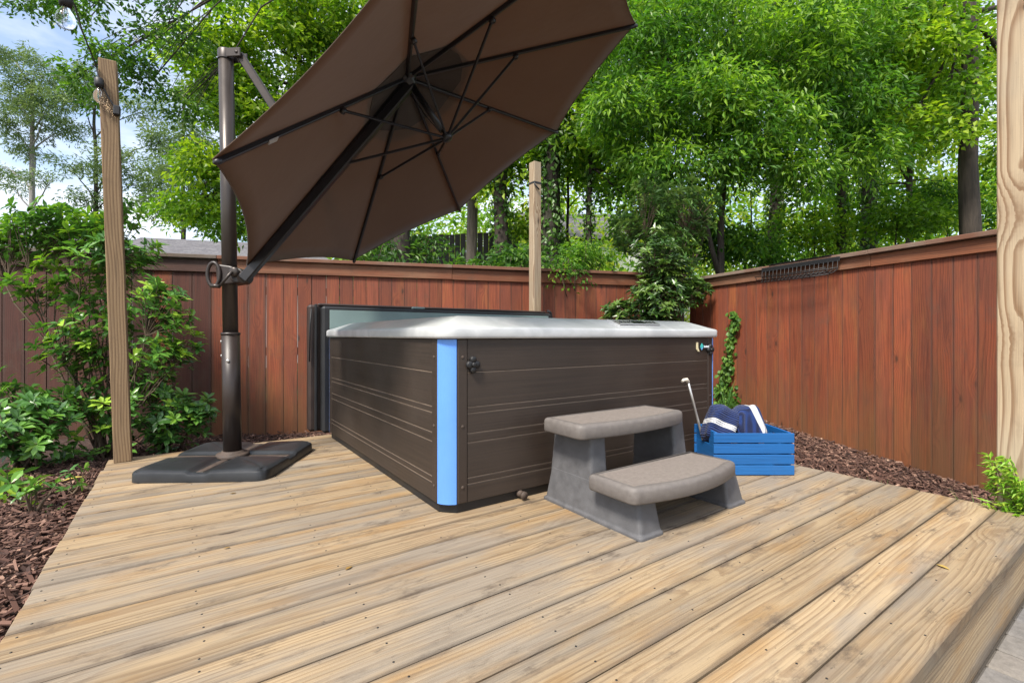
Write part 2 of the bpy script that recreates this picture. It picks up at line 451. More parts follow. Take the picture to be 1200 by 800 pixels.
def mk_acrylic():
    t = NT('pale_acrylic_shell'); o = t.obj()
    n1 = t.noise(o, 3.5, 5, .6, dist=1.2); n2 = t.noise(o, 60, 2)
    c = t.ramp(n1, [(.3, (.42, .435, .44)), (.5, (.50, .515, .515)), (.62, (.58, .59, .59))])
    return t.done(t.principled(c, .34, None, **{'Coat_Weight': .22, 'Coat_Roughness': .06}))
M['acrylic'] = mk_acrylic()
M['blue'] = mat_plain('blue_corner_plastic', (.10, .27, .72), .4, .06, 4, Coat_Weight=.3)
M['black'] = mat_plain('black_plastic', (.009, .009, .010), .5, .2)
M['blackgloss'] = mat_plain('black_gloss', (.012, .012, .014), .15, .1)
M['step'] = mat_plain('grey_resin', (.088, .088, .093), .62, .22, 22, .35, 220)
def mk_tread():
    t = NT('dimpled_tread'); o = t.obj()
    x, y, z = t.sep(o)
    dots = t.math('MULTIPLY', t.math('SINE', t.math('MULTIPLY', t.math('ADD', x, y), 420)), t.math('SINE', t.math('MULTIPLY', t.math('SUBTRACT', x, y), 420)))
    nz = t.noise(o, 70, 4)
    c = t.ramp(nz, [(.3, (.165, .140, .122)), (.7, (.215, .185, .163))])
    c = t.mix(t.ss(dots, .2, .9, 0, .28), c, (.09, .078, .068, 1))
    return t.done(t.principled(c, .68, t.bump(dots, .35, .003)))
M['tread'] = mk_tread()
M['lip'] = mat_plain('grey_tread_edge', (.130, .116, .107), .6, .16, 45, .35, 220)
M['canopy'] = None
def mk_canopy():
    t = NT('brown_canopy_cloth'); o = t.obj()
    n1 = t.noise(o, 2.2, 4); w = t.noise(o, 500, 1)
    c = t.ramp(n1, [(.3, (.092, .056, .036)), (.7, (.115, .072, .046))])
    c = t.mix(t.ss(w, .3, .7, 0, .15), c, (.04, .03, .024, 1))
    p = t.principled(c, .85, t.bump(t.noise(o, 5, 3), .25, .02), Sheen_Weight=.2)
    tr = t.n('ShaderNodeBsdfTranslucent', {0: (.33, .19, .11, 1)})
    return t.done(t.n('ShaderNodeMixShader', {0: .25, 1: p, 2: tr}))
M['canopy'] = mk_canopy()
M['ribmetal'] = mat_plain('dark_rib_metal', (.013, .012, .014), .4, .15)
M['polemetal'] = mat_plain('bronze_pole', (.050, .040, .034), .36, .15, 6, Metallic=.35)
M['polelower'] = mat_plain('brown_pole_sleeve', (.026, .018, .015), .4, .2, 5)
M['rust'] = mat_plain('rusty_plate', (.060, .042, .032), .7, .4, 30)
M['baseblk'] = mat_plain('dusty_black_resin', (.017, .0185, .021), .4, .4, 7, .2, 120)
M['coverout'] = mat_plain('brown_cover_vinyl', (.030, .018, .014), .5, .25, 10)
M['coverin'] = mat_plain('teal_grey_liner', (.19, .265, .255), .5, .12, 5)
M['coverside'] = mat_plain('charcoal_vinyl', (.010, .0105, .012), .55, .2, 6)
M['crate'] = mat_wood('blue_painted_wood', (.004, .100, .320, 1), (.003, .070, .23, 1), (.010, .115, .33, 1), ringamt=.5, greyamt=.4, stain=.06, rough=.5, boardvar=.2, knot=(.01, .09, .3))
M['steel'] = mat_plain('brushed_steel', (.55, .54, .52), .35, .1, Metallic=.8)
M['cord'] = mat_plain('black_rubber', (.015, .015, .016), .55, .2)
def mk_glass():
    t = NT('clear_bulb_glass')
    g = t.n('ShaderNodeBsdfGlass', {0: (.96, .98, 1, 1), 'Roughness': .02, 'IOR': 1.25})
    return t.done(g)
M['bulb'] = mk_glass()
def mk_towel():
    t = NT('navy_striped_towel'); g = t.attr('g', 1)
    x, y, z = t.sep(g)
    rib = t.math('SINE', t.math('MULTIPLY', y, 520))
    nz = t.noise(t.geo(), 260, 2)
    navy = t.mix(t.ss(t.math('ADD', rib, t.math('MULTIPLY', nz, 1.0)), -.3, 1.2), (.003, .009, .045, 1), (.006, .026, .125, 1))
    st = t.math('MULTIPLY', t.ss(x, .038, .041), t.ss(x, .072, .075, 1, 0))
    c = t.mix(st, navy, (.52, .53, .55, 1))
    h = t.math('ADD', t.math('MULTIPLY', rib, .8), nz)
    return t.done(t.principled(c, .95, t.bump(h, .7, .006), Sheen_Weight=.1))
M['towel'] = mk_towel()
M['chip'] = None
def mk_chip():
    t = NT('bark_mulch'); v = t.attr('v')
    c = t.ramp(v, [(0, (.030, .015, .011)), (.35, (.085, .040, .028)), (.62, (.19, .105, .075)), (.85, (.34, .215, .155)), (1, (.50, .37, .26))])
    return t.done(t.principled(c, .9))
M['chip'] = mk_chip()
def mk_soil():
    t = NT('soil_and_bark'); o = t.geo()
    n1 = t.noise(o, 26, 5, .7); n2 = t.noise(o, 2.2, 3)
    c = t.ramp(n1, [(.3, (.018, .010, .008)), (.55, (.06, .032, .024)), (.75, (.12, .07, .05))])
    p = t.sep(o)
    far = t.math('MAXIMUM', t.ss(t.n('ShaderNodeVectorMath', {0: o}, out=1, operation='LENGTH'), 7.5, 10), 0.)
    gr = t.ramp(t.noise(o, 5, 5, .7), [(.3, (.03, .06, .015)), (.6, (.08, .15, .03)), (.8, (.16, .2, .06))])
    c = t.mix(t.math('MULTIPLY', far, t.ss(n2, .3, .6)), c, gr)
    return t.done(t.principled(c, .95, t.bump(n1, .9, .04)))
M['soil'] = mk_soil()
def mk_paver():
    t = NT('concrete_pavers'); rnd = t.attr('rnd'); o = t.geo()
    n1 = t.noise(o, 40, 5, .7); n2 = t.noise(o, 6, 3)
    c = t.ramp(rnd, [(0, (.12, .115, .115)), (.35, (.20, .18, .15)), (.65, (.14, .14, .148)), (1, (.25, .215, .165))])
    c = t.mix(1., c, t.ramp(n1, [(.3, (.7,) * 3), (.7, (1.1,) * 3)]), 'MULTIPLY')
    c = t.mix(t.ss(n2, .5, .7, 0, .3), c, (.2, .18, .16, 1))
    return t.done(t.principled(c, .88, t.bump(n1, .5, .006)))
M['paver'] = mk_paver()
M['sand'] = mat_plain('joint_sand', (.05, .043, .036), .95, .3, 60)
def mk_shingle():
    t = NT('grey_shingles'); o = t.attr('g', 1)
    b = t.n('ShaderNodeTexBrick', {'Vector': o, 'Color1': (.095, .09, .10, 1), 'Color2': (.15, .145, .155, 1), 'Mortar': (.09, .09, .1, 1), 'Scale': 1., 'Mortar Size': .018, 'Brick Width': .32, 'Row Height': .14})
    nz = t.noise(o, 9, 4)
    c = t.mix(1., b, t.ramp(nz, [(.3, (.75,) * 3), (.7, (1.2,) * 3)]), 'MULTIPLY')
    return t.done(t.principled(c, .9, t.bump(nz, .3, .02)))
M['shingle'] = mk_shingle()
M['wallbrown'] = mat_plain('brown_siding', (.14, .09, .065), .8, .2, 3, stretch=(1, 1, 30))
M['wallwhite'] = mat_plain('white_siding', (.72, .73, .75), .6, .08, 3, stretch=(1, 1, 20))
M['gutter'] = mat_plain('tan_fascia', (.22, .16, .11), .6, .15, 5)
M['pane'] = mat_plain('dark_window_glass', (.03, .04, .05), .08, .1)
G = lambda *s: [(p, c) for p, c in s]
M['leaf_bright'] = mat_leaf('bright_leaves', G((0, (.035, .085, .010)), (.5, (.085, .165, .016)), (1, (.20, .28, .03))), .52)
M['leaf_mid'] = mat_leaf('mid_leaves', G((0, (.022, .065, .012)), (.5, (.05, .125, .017)), (1, (.14, .23, .03))), .5)
M['leaf_dark'] = mat_leaf('dark_leaves', G((0, (.016, .048, .014)), (.5, (.034, .085, .018)), (1, (.08, .15, .025))), .48)
M['leaf_pine'] = mat_leaf('grey_green_needles', G((0, (.045, .075, .050)), (.5, (.075, .115, .07)), (1, (.12, .16, .085))), .30, .6)
M['leaf_far'] = mat_leaf('far_leaves', G((0, (.04, .10, .012)), (.5, (.10, .20, .02)), (1, (.24, .31, .05))), .5)
M['shrub'] = mat_leaf('glossy_shrub_leaves', G((0, (.020, .055, .022)), (.45, (.040, .105, .030)), (.75, (.075, .165, .030)), (1, (.17, .28, .04))), .25, .30, .55)
M['evergreen'] = mat_leaf('waxy_evergreen_leaves', G((0, (.014, .04, .012)), (.5, (.032, .075, .020)), (1, (.09, .14, .04))), .22, .32, .55)
M['ivy'] = mat_leaf('ivy_leaves', G((0, (.018, .05, .012)), (.5, (.045, .10, .022)), (1, (.12, .19, .05))), .25, .4)
M['fern'] = mat_leaf('fern_leaves', G((0, (.08, .18, .02)), (.5, (.14, .27, .03)), (1, (.22, .35, .06))), .4, .5)
M['grass'] = mat_leaf('grass_blades', G((0, (.03, .08, .02)), (.6, (.08, .16, .04)), (1, (.30, .26, .14))), .3, .5)
M['dryleaf'] = mat_leaf('dry_leaf', G((0, (.10, .06, .02)), (.5, (.20, .12, .05)), (1, (.30, .22, .08))), .2, .6)
M['stem'] = mat_plain('woody_stem', (.10, .07, .045), .85, .3, 20)
M['bark'] = mat_bark('brown_bark', (.016, .012, .009), (.062, .047, .036))
M['barkgrey'] = mat_bark('grey_bark', (.07, .058, .048), (.20, .165, .135))
M['barkmoss'] = mat_bark('mossy_bark', (.014, .011, .008), (.05, .04, .03), (.022, .036, .012))
M['barkpale'] = mat_bark('pale_bark', (.16, .15, .14), (.30, .28, .26))

# ------------------------------------------------------------------ ground
def gz(x, y):
    """ground height: path at -0.235, soil behind rising to the back corner"""
    x = np.asarray(x, float); y = np.asarray(y, float)
    z = -.235 + 0 * x
    right = np.clip((x - 2.6) / .6, 0, 1) * np.clip((y - .45) / .4, 0, 1)
    z = z + right * (-.075 + .095 * np.clip(y - .94, 0, 3.6))
    left = np.clip((-.30 - x) / .25, 0, 1)
    z = z + left * .07 * np.clip((y - 1.0) / 1.5, 0, 1)
    far = np.hypot(x, y)
    z = z + np.clip((far - 12) / 30, 0, 1) * .6
    return z
xs = np.concatenate([-np.geomspace(160, 2.2, 26), np.arange(-2.1, 6.6, .15), np.geomspace(6.7, 160, 28)])
ys = np.concatenate([-np.geomspace(60, .3, 14), np.arange(-.2, 8.5, .15), np.geomspace(8.7, 200, 28)])
GX, GY = np.meshgrid(xs, ys); GZ = gz(GX, GY) + rng.normal(0, .008, GX.shape) * (np.hypot(GX, GY) < 9) - .012
GZ = np.where((GY < .5), -.30, GZ)
nx, ny = len(xs), len(ys)
V = np.stack([GX.ravel(), GY.ravel(), GZ.ravel()], 1)
Fc = [(j * nx + i, j * nx + i + 1, (j + 1) * nx + i + 1, (j + 1) * nx + i) for j in range(ny - 1) for i in range(nx - 1)]
tag(MB().add(V, Fc, smooth=True).build('ground', M['soil']), kind='structure')
bpy.data.objects['ground']['label'] = 'dark soil and forest floor around the deck'; bpy.data.objects['ground']['category'] = 'ground'

# paved path in front of the deck
m = MB()
m.abox((-3, -3.0, -.29), (6.5, .43, -.246), .001, 1)
x = -3.0; row = 0
while x < 6.5:
    w = .142
    y = .368 - (row % 3) * .07
    yy = .386
    first = True
    while yy > -2.95:
        ln = (.10 + (row * 7 % 3) * .05) if first else random.choice([.205, .205, .14, .275])
        first = False
        y0 = max(yy - ln, -2.97)
        tz = random.uniform(-.003, .003)
        if yy - y0 > .03:
            m.abox((x + .005, y0 + .005, -.262), (x + w - .005, yy - .005, -.232 + tz), .007, 0, random.random() * 9, random.random(), 1)
        yy = y0
    x += w; row += 1
tag(m.build('path', [M['paver'], M['sand']]), 'grey concrete paver path below the front of the deck', 'path', kind='structure')

# ------------------------------------------------------------------ deck
DX0, DX1, DY0 = -.402, 3.195, .384
deck = thing('wooden_deck', 'low weathered pine deck of long boards under the hot tub', 'deck', (1.4, 2.2, 0))
m = MB(); y = DY0; i = 0
PITCH = .1478
while y < 4.02:
    rr = random.random(); gap = .0065 if i else 0.0
    jit = random.uniform(-.006, .006)
    dz = random.uniform(-.0012, .0012)
    # each board runs the full length, slightly cupped ends
    m.abox((DX0 + jit, y, -.038 + dz), (DX1 + random.uniform(-.012, .012), y + PITCH - .0055, dz), .003, 0, rr * 20, rr, 0)
    for jx in np.arange(DX0 + .04, DX1, .405):
        for jy in (.03, .11):
            if random.random() < .82:
                cx, cy = jx + random.uniform(-.012, .012), y + jy + random.uniform(-.008, .008)
                m.lathe((cx, cy, dz + .0004), (0, 0, 1), [(.0001, .0006), (.0028, .0006), (.0032, 0), (.0032, -.003)], 8, 1)
    y += PITCH; i += 1
DY1 = y
m.build('decking', [M['deck'], M['black']], deck)
m = MB()
rr = .37
m.abox((DX0 + .002, DY0 + .004, -.243), (DX1 - .002, DY0 + .040, -.0405), .003, 0, 3.3, .21, 0)
m.build('fascia', M['deck'], deck)
m = MB()
m.abox((DX0 + .006, DY0 + .044, -.215), (DX0 + .042, DY1 - .012, -.041), .003, 0, 1.3, .6, 1)
m.abox((DX1 - .042, DY0 + .044, -.215), (DX1 - .006, DY1 - .012, -.041), .003, 0, 4.3, .8, 1)
m.abox((DX0 + .046, DY1 - .05, -.215), (DX1 - .046, DY1 - .014, -.041), .003, 0, 4.3, .7, 0)
for jx in np.arange(DX0 + .42, DX1 - .1, .405): m.abox((jx, DY0 + .044, -.2), (jx + .036, DY1 - .055, -.041), .002, 0, jx, .5, 1)
m.build('joists', M['postold'], deck)

# ------------------------------------------------------------------ posts
def wood_post(name, label, x, y, z0, z1, w, mat, lean=(0, 0), rv=.3):
    t = thing(name, label, 'post', (x, y, z0), 'timber posts around the deck')
    m = MB(); h = (z1 - z0) / 2
    k = np.array([lean[0], lean[1], z1 - z0]); k /= np.linalg.norm(k)
    m.box((x + lean[0] / 2, y + lean[1] / 2, (z0 + z1) / 2), [[1, 0, -k[0]], [0, 1, -k[1]], k], (w / 2, w / 2, h), .004, 0, rv * 9, rv, 2)
    m.build('timber', mat, t)
    return t
LP = (-.318, 3.985)
lp = wood_post('deck_post', 'weathered brown timber post rising through the leafy shrub', LP[0], LP[1], 0.001, 2.57, .09, M['postold'], (-.075, -.01), .13)
# the far post
cp = at(627, 365, 5.62)
fp = wood_post('deck_post', 'tan timber post standing behind the folded tub cover', cp[0], cp[1], -.2, 2.86, .104, M['post'], (0, 0), .62)
m = MB(); m.abox((cp[0] - .056, cp[1] - .056, 2.60), (cp[0] + .056, cp[1] + .056, 2.625), .004)
m.tube([(cp[0] - .06, cp[1] - .06, 2.60), (cp[0] - .03, cp[1] - .075, 2.55), (cp[0] + .01, cp[1] - .065, 2.53)], .009, 8)
m.build('cord_loop', M['cord'], fp)
rp = wood_post('deck_post', 'pale new timber post with bold grain at the right fence', 3.245, .492, -.25, 2.75, .09, M['post'], (0, 0), .455)
m = MB(); m.tube([(3.19, .44, 2.36), (3.185, .41, 2.38), (3.2, .40, 2.35)], .008, 8); m.build('cord_clip', M['cord'], rp)

# ------------------------------------------------------------------ fences
def fence(name, label, p0, p1, zt0, zt1, zb, wfun, gapfun, rails=True, trimh=.13, old=0.):
    """picket fence from p0 to p1; viewer's side is on the -n side"""
    p0 = np.array(p0, float); p1 = np.array(p1, float)
    Ln = np.linalg.norm(p1 - p0); e = (p1 - p0) / Ln; n = np.array([-e[1], e[0]])   # n points away from the yard
    if n @ (p0 - np.array([0, 0])) < 0: n = -n
    e3 = np.array([*e, 0]); n3 = np.array([*n, 0]); z3 = np.array([0, 0, 1.])
    t = thing(name, label, 'fence', (*p0, zb(p0)), 'stained picket fences')
    zt = lambda s: zt0 + (zt1 - zt0) * s / Ln
    m = MB(); s = 0.
    while s < Ln - .05:
        w = wfun(s, Ln); g = gapfun(s, Ln); w = min(w, Ln - s)
        c = p0 + e * (s + w / 2); b = zb(c) - .03; top = zt(s + w / 2) - .045
        off = random.uniform(0, .003)
        rr = random.random()
        m.box([*(c + n * off), (b + top) / 2], [e3, n3, z3], ((w - g) / 2, .009, (top - b) / 2), .002, 1 if s < old - .9 or (s < old and random.random() < .55) else 0, rr * 13, rr, 2)  # darker slot near the start of the run, mixed at random further on
        s += w
    m.build('picket_panel', [M['fence'], M['fencedark']], t)
    ez = np.array([*e, (zt1 - zt0) / Ln]); ez /= np.linalg.norm(ez)
    uz = np.cross(ez, -n3) if False else np.array([0, 0, 1.])
    def run(dn, dz, half_n, half_z, mat, nm, seg=2.44, rough_z=0):
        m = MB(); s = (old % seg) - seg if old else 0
        while s < Ln - .02:
            l = min(seg, Ln - s); c = p0 + e * (s + l / 2) + n * dn
            rr = random.random()
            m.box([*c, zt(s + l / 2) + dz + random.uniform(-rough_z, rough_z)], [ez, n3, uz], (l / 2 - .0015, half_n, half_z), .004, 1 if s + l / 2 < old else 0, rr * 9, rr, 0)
            s += l
        m.build(nm, mat, t)
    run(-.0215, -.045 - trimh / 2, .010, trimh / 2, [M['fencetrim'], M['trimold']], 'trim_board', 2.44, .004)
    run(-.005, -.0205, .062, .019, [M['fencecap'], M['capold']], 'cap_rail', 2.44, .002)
    m = MB()
    for dz in (-.35, -1.0, -1.6):
        c = p0 + e * Ln / 2 + n * .032
        m.box([*c, zt(Ln / 2) + dz], [ez, n3, uz], (Ln / 2, .019, .042), .003, 0, 2., .4, 0)
    m.build('rails', M['fencecap'], t)
    for s in np.arange(.1, Ln, 2.4):
        c = p0 + e * s + n * .098
        b = zb(c) - .05; tp = zt(s) - .05
        MB().abox((c[0] - .045, c[1] - .045, b), (c[0] + .045, c[1] + .045, tp), .003, 0, s, .3, 2).build('fence_post', M['fencecap'], t)
    return t, p0, e, n, Ln
def fpt(u, H, vtop): return rd((u - 600) / F * (H * F / (392 - vtop)), H * F / (392 - vtop))[:2]
HB, HR = .82, .75
A = fpt(147, HB, 295.5); B = fpt(727, HB, 318.7)
C_ = fpt(820, HR, 325.); Dn = fpt(1167, HR, 270.)
eb = (B - A) / np.linalg.norm(B - A); er = (C_ - Dn) / np.linalg.norm(C_ - Dn)
# corner where the two runs meet
Mx = np.array([eb, -er]).T; sol = np.linalg.solve(Mx, Dn - A); COR = A + eb * sol[0]
L0 = A - eb * 3.2
zgb = lambda p: float(gz(p[0], p[1]))
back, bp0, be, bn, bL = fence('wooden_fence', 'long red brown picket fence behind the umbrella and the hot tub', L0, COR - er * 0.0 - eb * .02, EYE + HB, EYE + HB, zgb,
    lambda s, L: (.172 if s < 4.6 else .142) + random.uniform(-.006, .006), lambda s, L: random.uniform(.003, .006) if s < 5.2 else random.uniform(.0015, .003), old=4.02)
RD = Dn - er * 1.6
right, rp0, re_, rn, rL = fence('wooden_fence', 'reddish picket fence at the right with a rack hung on its rail', RD, COR + bn * .0 - er * .10, EYE + HR, EYE + HR, zgb,
    lambda s, L: .142 + random.uniform(-.006, .006), lambda s, L: random.uniform(.0015, .0035), trimh=.105)

# ------------------------------------------------------------------ hot tub
TX0, TX1, TY0, TY1 = .966, 3.115, 1.926, 4.01
tub = thing('hot_tub', 'square brown sided hot tub with pale rim and blue corner strips', 'hot tub', ((TX0 + TX1) / 2, (TY0 + TY1) / 2, 0))
CH = .066
def octo(o, c):
    x0, x1, y0, y1 = TX0 - o, TX1 + o, TY0 - o, TY1 + o
    return [(x0 + c, y0), (x1 - c, y0), (x1, y0 + c), (x1, y1 - c), (x1 - c, y1), (x0 + c, y1), (x0, y1 - c), (x0, y0 + c)]
m = MB(); m.prism(octo(-.012, .06), np.eye(3), (0, 0, 0), .001, .052); m.build('plinth', M['black'], tub, bevel=.004)
m = MB(); m.prism(octo(-.02, .07), np.eye(3), (0, 0, 0), .053, .80); m.build('cabinet_core', M['tubpost'], tub)
SEAM = [(.0, .046), (.128, 1), (.158, 1), (.322, 1), (.366, 1), (.460, 1), (.490, 1), (.650, 1), (.806, 0)]
def side(a, b, nrm):
    """one cabinet side: siding split by grooves with tan lower lips"""
    a = np.array([*a, 0.]); b = np.array([*b, 0.]); e = (b - a); L = np.linalg.norm(e); e /= L; n = np.array([*nrm, 0.])
    m = MB()
    zs = [.046, .131, .160, .324, .367, .460, .489, .650, .803]
    for i in range(len(zs) - 1):
        z0, z1 = zs[i], zs[i + 1]
        top = z1 - (.0055 if i < len(zs) - 2 else 0)
        c = (a + b) / 2 - n * .008
        m.box([c[0], c[1], (z0 + top) / 2], [e, n, [0, 0, 1]], (L / 2 - .055, .009, (top - z0) / 2), .002, 0, i * 1.1, random.random(), 0)
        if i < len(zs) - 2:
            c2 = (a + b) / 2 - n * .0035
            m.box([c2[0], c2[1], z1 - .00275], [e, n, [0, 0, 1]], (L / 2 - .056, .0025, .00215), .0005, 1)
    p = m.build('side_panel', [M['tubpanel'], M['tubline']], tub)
    for s in (0.0, L):
        m = MB()
        q = a + e * (s + (.028 if s == 0 else -.028)) - n * .006
        m.box([q[0], q[1], .4245], [e, n, [0, 0, 1]], (.0255, .010, .3785), .004, 0)
        for zz in (.12, .40, .72): m.lathe(q + n * .010 + np.array([0, 0, zz]), n, [(.0075, 0), (.0075, .002), (.005, .003), (.0001, .003)], 10, 1)
        m.build('corner_trim', [M['tubpost'], M['rust']], p)
    return p
side((TX0 + CH, TY0), (TX1 - CH, TY0), (0, -1)); side((TX0, TY1 - CH), (TX0, TY0 + CH), (-1, 0))
side((TX1, TY0 + CH), (TX1, TY1 - CH), (1, 0)); side((TX1 - CH, TY1), (TX0 + CH, TY1), (0, 1))
o8 = octo(0, CH)
for (i, j) in ((7, 0), (1, 2), (3, 4), (5, 6)):
    a = np.array(o8[i]); b = np.array(o8[j]); mid = (a + b) / 2; e = (b - a) / np.linalg.norm(b - a); n = np.array([e[1], -e[0]])
    if n @ (mid - np.array([(TX0 + TX1) / 2, (TY0 + TY1) / 2])) < 0: n = -n
    pr = []
    hw = np.linalg.norm(b - a) / 2 - .001
    for k in range(9):
        q = -1 + k / 4; pr.append((q * hw, .004 + .011 * (1 - q * q)))
    pr += [(hw, -.012), (-hw, -.012)]
    MB().prism(pr, [[*e, 0], [*n, 0], [0, 0, 1]], (*mid, 0), .047, .802).build('corner_strip', M['blue'], tub)
# moulded shell: rim, sloped shoulder, basin
def rrect(o, r, z, k=8):
    x0, x1, y0, y1 = TX0 - o, TX1 + o, TY0 - o, TY1 + o; r = max(r, .01); P = []
    for (cx, cy, a0) in ((x1 - r, y1 - r, 0), (x0 + r, y1 - r, 90), (x0 + r, y0 + r, 180), (x1 - r, y0 + r, 270)):
        for q in range(k + 1):
            A = R(a0 + 90 * q / k); P.append((cx + r * math.cos(A), cy + r * math.sin(A), z))
    # subdivide long sides is not needed: flat
    return np.array(P)
prof = [(-.03, .806), (.012, .8055), (.019, .810), (.021, .818), (.021, .848), (.017, .857), (.006, .862), (-.02, .870), (-.07, .888), (-.125, .908), (-.150, .916), (-.162, .918), (-.235, .918), (-.262, .910), (-.278, .88), (-.29, .80), (-.31, .62), (-.36, .56), (-.55, .52), (-.62, .42), (-.66, .26), (-.72, .22)]
m = MB(); m.loops([rrect(o, .070 + o * .45 if o > -.2 else .16, z) for (o, z) in prof], capend=True)
shell = m.build('acrylic_shell', M['acrylic'], tub)
m = MB()   # raised pillows on the shoulder and the step by the controls
for (x0, x1) in ((1.55, 2.05),):
    pass
# control panel on the front shoulder
nrm = np.array([0, -.342, .940]); ee = np.array([1., 0, 0]); vv = np.cross(nrm, ee)
pc = np.array([2.36, TY0 + .080, .8945])
m = MB(); m.box(pc + nrm * .004, [ee, vv, nrm], (.19, .034, .004), .003, 0); m.box(pc + nrm * .0095, [ee, vv, nrm], (.06, .022, .0012), .001, 1)
for q in (-.155, -.12, -.088, .088, .12, .155): m.lathe(pc + nrm * .008 + ee * q, nrm, [(.011, 0), (.011, .003), (.0001, .004)], 12, 1)
m.build('control_panel', [M['steel'], M['blackgloss']], tub)
m = MB(); m.box(np.array([2.145, TY0 + .078, .894]), [ee, vv, nrm], (.004, .055, .006), .002); m.build('shell_seam', M['acrylic'], tub)
# cover clips
for cx, cz in ((1.112, .684), (3.015, .720)):
    m = MB(); c = np.array([cx, TY0 - .006, cz])
    for (dx, dz, rr) in ((0, .024, .016), (0, -.024, .016), (.018, 0, .018), (-.018, 0, .018)):
        m.lathe(c + np.array([dx, 0, dz]), (0, -1, 0), [(rr, -.006), (rr, .010), (rr * .75, .014), (.0001, .014)], 14)
    m.lathe(c, (0, -1, 0), [(.012, .012), (.012, .02), (.008, .022), (.0001, .022)], 12)
    m.build('cover_clip', M['black'], tub)
# maker's badge: black plate, cream bar, teal mark, pale strokes
m = MB(); bx = 2.925; bz = .742; yy = TY0 - .0015
m.abox((bx - .035, yy - .006, bz - .022), (bx + .085, yy, bz + .022), .004, 0)
m.prism([(-.066, .030), (-.052, .030), (-.050, -.010), (-.040, -.026), (-.034, -.032), (-.052, -.032), (-.064, -.018)], [[1, 0, 0], [0, 0, 1], [0, -1, 0]], (bx, yy, bz), 0, .007, 1)
m.prism([(-.028, 0), (-.010, .024), (.010, .004), (.002, -.006), (-.012, -.004), (-.02, -.012)], [[1, 0, 0], [0, 0, 1], [0, -1, 0]], (bx, yy, bz), .0062, .008, 2)
m.prism([(-.026, -.006), (-.012, -.024), (.008, -.004), (-.006, .006)], [[1, 0, 0], [0, 0, 1], [0, -1, 0]], (bx, yy, bz), .0062, .0075, 3)
for k in range(5): m.abox((bx + .017 + k * .0125, yy - .0078, bz - .007), (bx + .026 + k * .0125, yy - .0055, bz + .007 - (k % 2) * .003), .0008, 4)
m.build('badge', [M['blackgloss'], mat_plain('cream_badge', (.75, .66, .42), .4), mat_plain('teal_badge', (.05, .45, .42), .4), mat_plain('sky_badge', (.15, .45, .75), .4), mat_plain('pale_badge', (.7, .74, .78), .4)], tub)
m = MB(); m.lathe((1.39, TY0 + .012, .028), (0, -1, 0), [(.017, 0), (.017, .02), (.012, .022), (.012, .036), (.019, .037), (.019, .052), (.0001, .052)], 14); m.build('drain_valve', M['rust'], tub)

# folded cover standing behind the tub
cv = thing('tub_cover', 'folded brown hot tub cover standing on edge behind the tub', 'cover', (2.1, 4.2, 0))
def slab(x0, x1, y0, y1, z0, z1, nm, mats, facemi):
    m = MB(); m.abox((x0, y0, z0), (x1, y1, z1), .018, 0)
    o = m.build(nm, mats, cv)
    return o
slab(.862, 3.30, 4.205, 4.30, .012, 1.075, 'outer_panel', M['coverout'], 0)
pb = slab(.945, 3.385, 4.085, 4.175, .012, 1.06, 'inner_panel', M['coverside'], 0)
MB().abox((1.0, 4.079, .05), (3.33, 4.0835, 1.028), .002).build('liner', M['coverin'], pb)
m = MB(); m.abox((.93, 4.168, 1.064), (3.37, 4.212, 1.086), .008); m.abox((1.75, 4.10, 1.062), (1.86, 4.16, 1.080), .004, 1); m.build('hinge_fold', [M['coverout'], M['coverin']], cv)
m = MB(); m.abox((.905, 4.178, .02), (.925, 4.203, 1.08), .004); m.tube([(.88, 4.19, 1.04), (.87, 4.19, .9), (.865, 4.19, .6)], .006, 6); m.build('strap', M['coverside'], cv)
m = MB(); m.tube([(3.42, 4.13, .0), (3.42, 4.13, 1.0), (3.40, 4.13, 1.07), (3.36, 4.13, 1.09)], .016, 8); m.build('lift_arm', M['black'], cv)

# ------------------------------------------------------------------ steps
st = thing('spa_steps', 'two tread grey plastic steps set against the hot tub', 'steps', (1.84, 1.55, 0))
def tread(x0, x1, y0, y1, zt, bulge, nm):
    """rounded tread with a bowed front edge and an inset dimpled top"""
    def outline(o):
        P = []
        n = 14; r = .035
        # front edge (towards -Y), bowed
        for k in range(n + 1):
            q = -1 + 2 * k / n
            x = (x0 + x1) / 2 + q * ((x1 - x0) / 2 - r + o); P.append((x, y0 - o - bulge * (1 - q * q)))
        for k in range(1, 5):
            A = R(-90 + 90 * k / 4); P.append((x1 - r + (r + o) * math.cos(A), y0 + r + (r + o) * math.sin(A)))
        for k in range(0, 5):
            A = R(90 * k / 4); P.append((x1 - .02 + (.02 + o) * math.cos(A), y1 - .02 + (.02 + o) * math.sin(A)))
        for k in range(0, 5):
            A = R(90 + 90 * k / 4); P.append((x0 + .02 + (.02 + o) * math.cos(A), y1 - .02 + (.02 + o) * math.sin(A)))
        for k in range(0, 4):
            A = R(180 + 90 * k / 4); P.append((x0 + r + (r + o) * math.cos(A), y0 + r + (r + o) * math.sin(A)))
        return P
    L = [(-.030, zt - .062), (-.004, zt - .066), (0, zt - .060), (0, zt - .018), (-.004, zt - .007), (-.013, zt - .001), (-.030, zt + .000), (-.034, zt - .002)]
    m = MB(); m.loops([[(p[0], p[1], z) for p in outline(o)] for (o, z) in L])
    t = m.build(nm, M['lip'], st)
    m = MB(); top = [(p[0], p[1], zt - .002) for p in outline(-.034)]; m.add(top, [tuple(range(len(top)))])
    m.build('dimpled_pad', M['tread'], t)
tread(1.432, 2.178, 1.530, 1.800, .425, .035, 'upper_tread')
tread(1.440, 2.170, 1.235, 1.500, .222, .050, 'lower_tread')
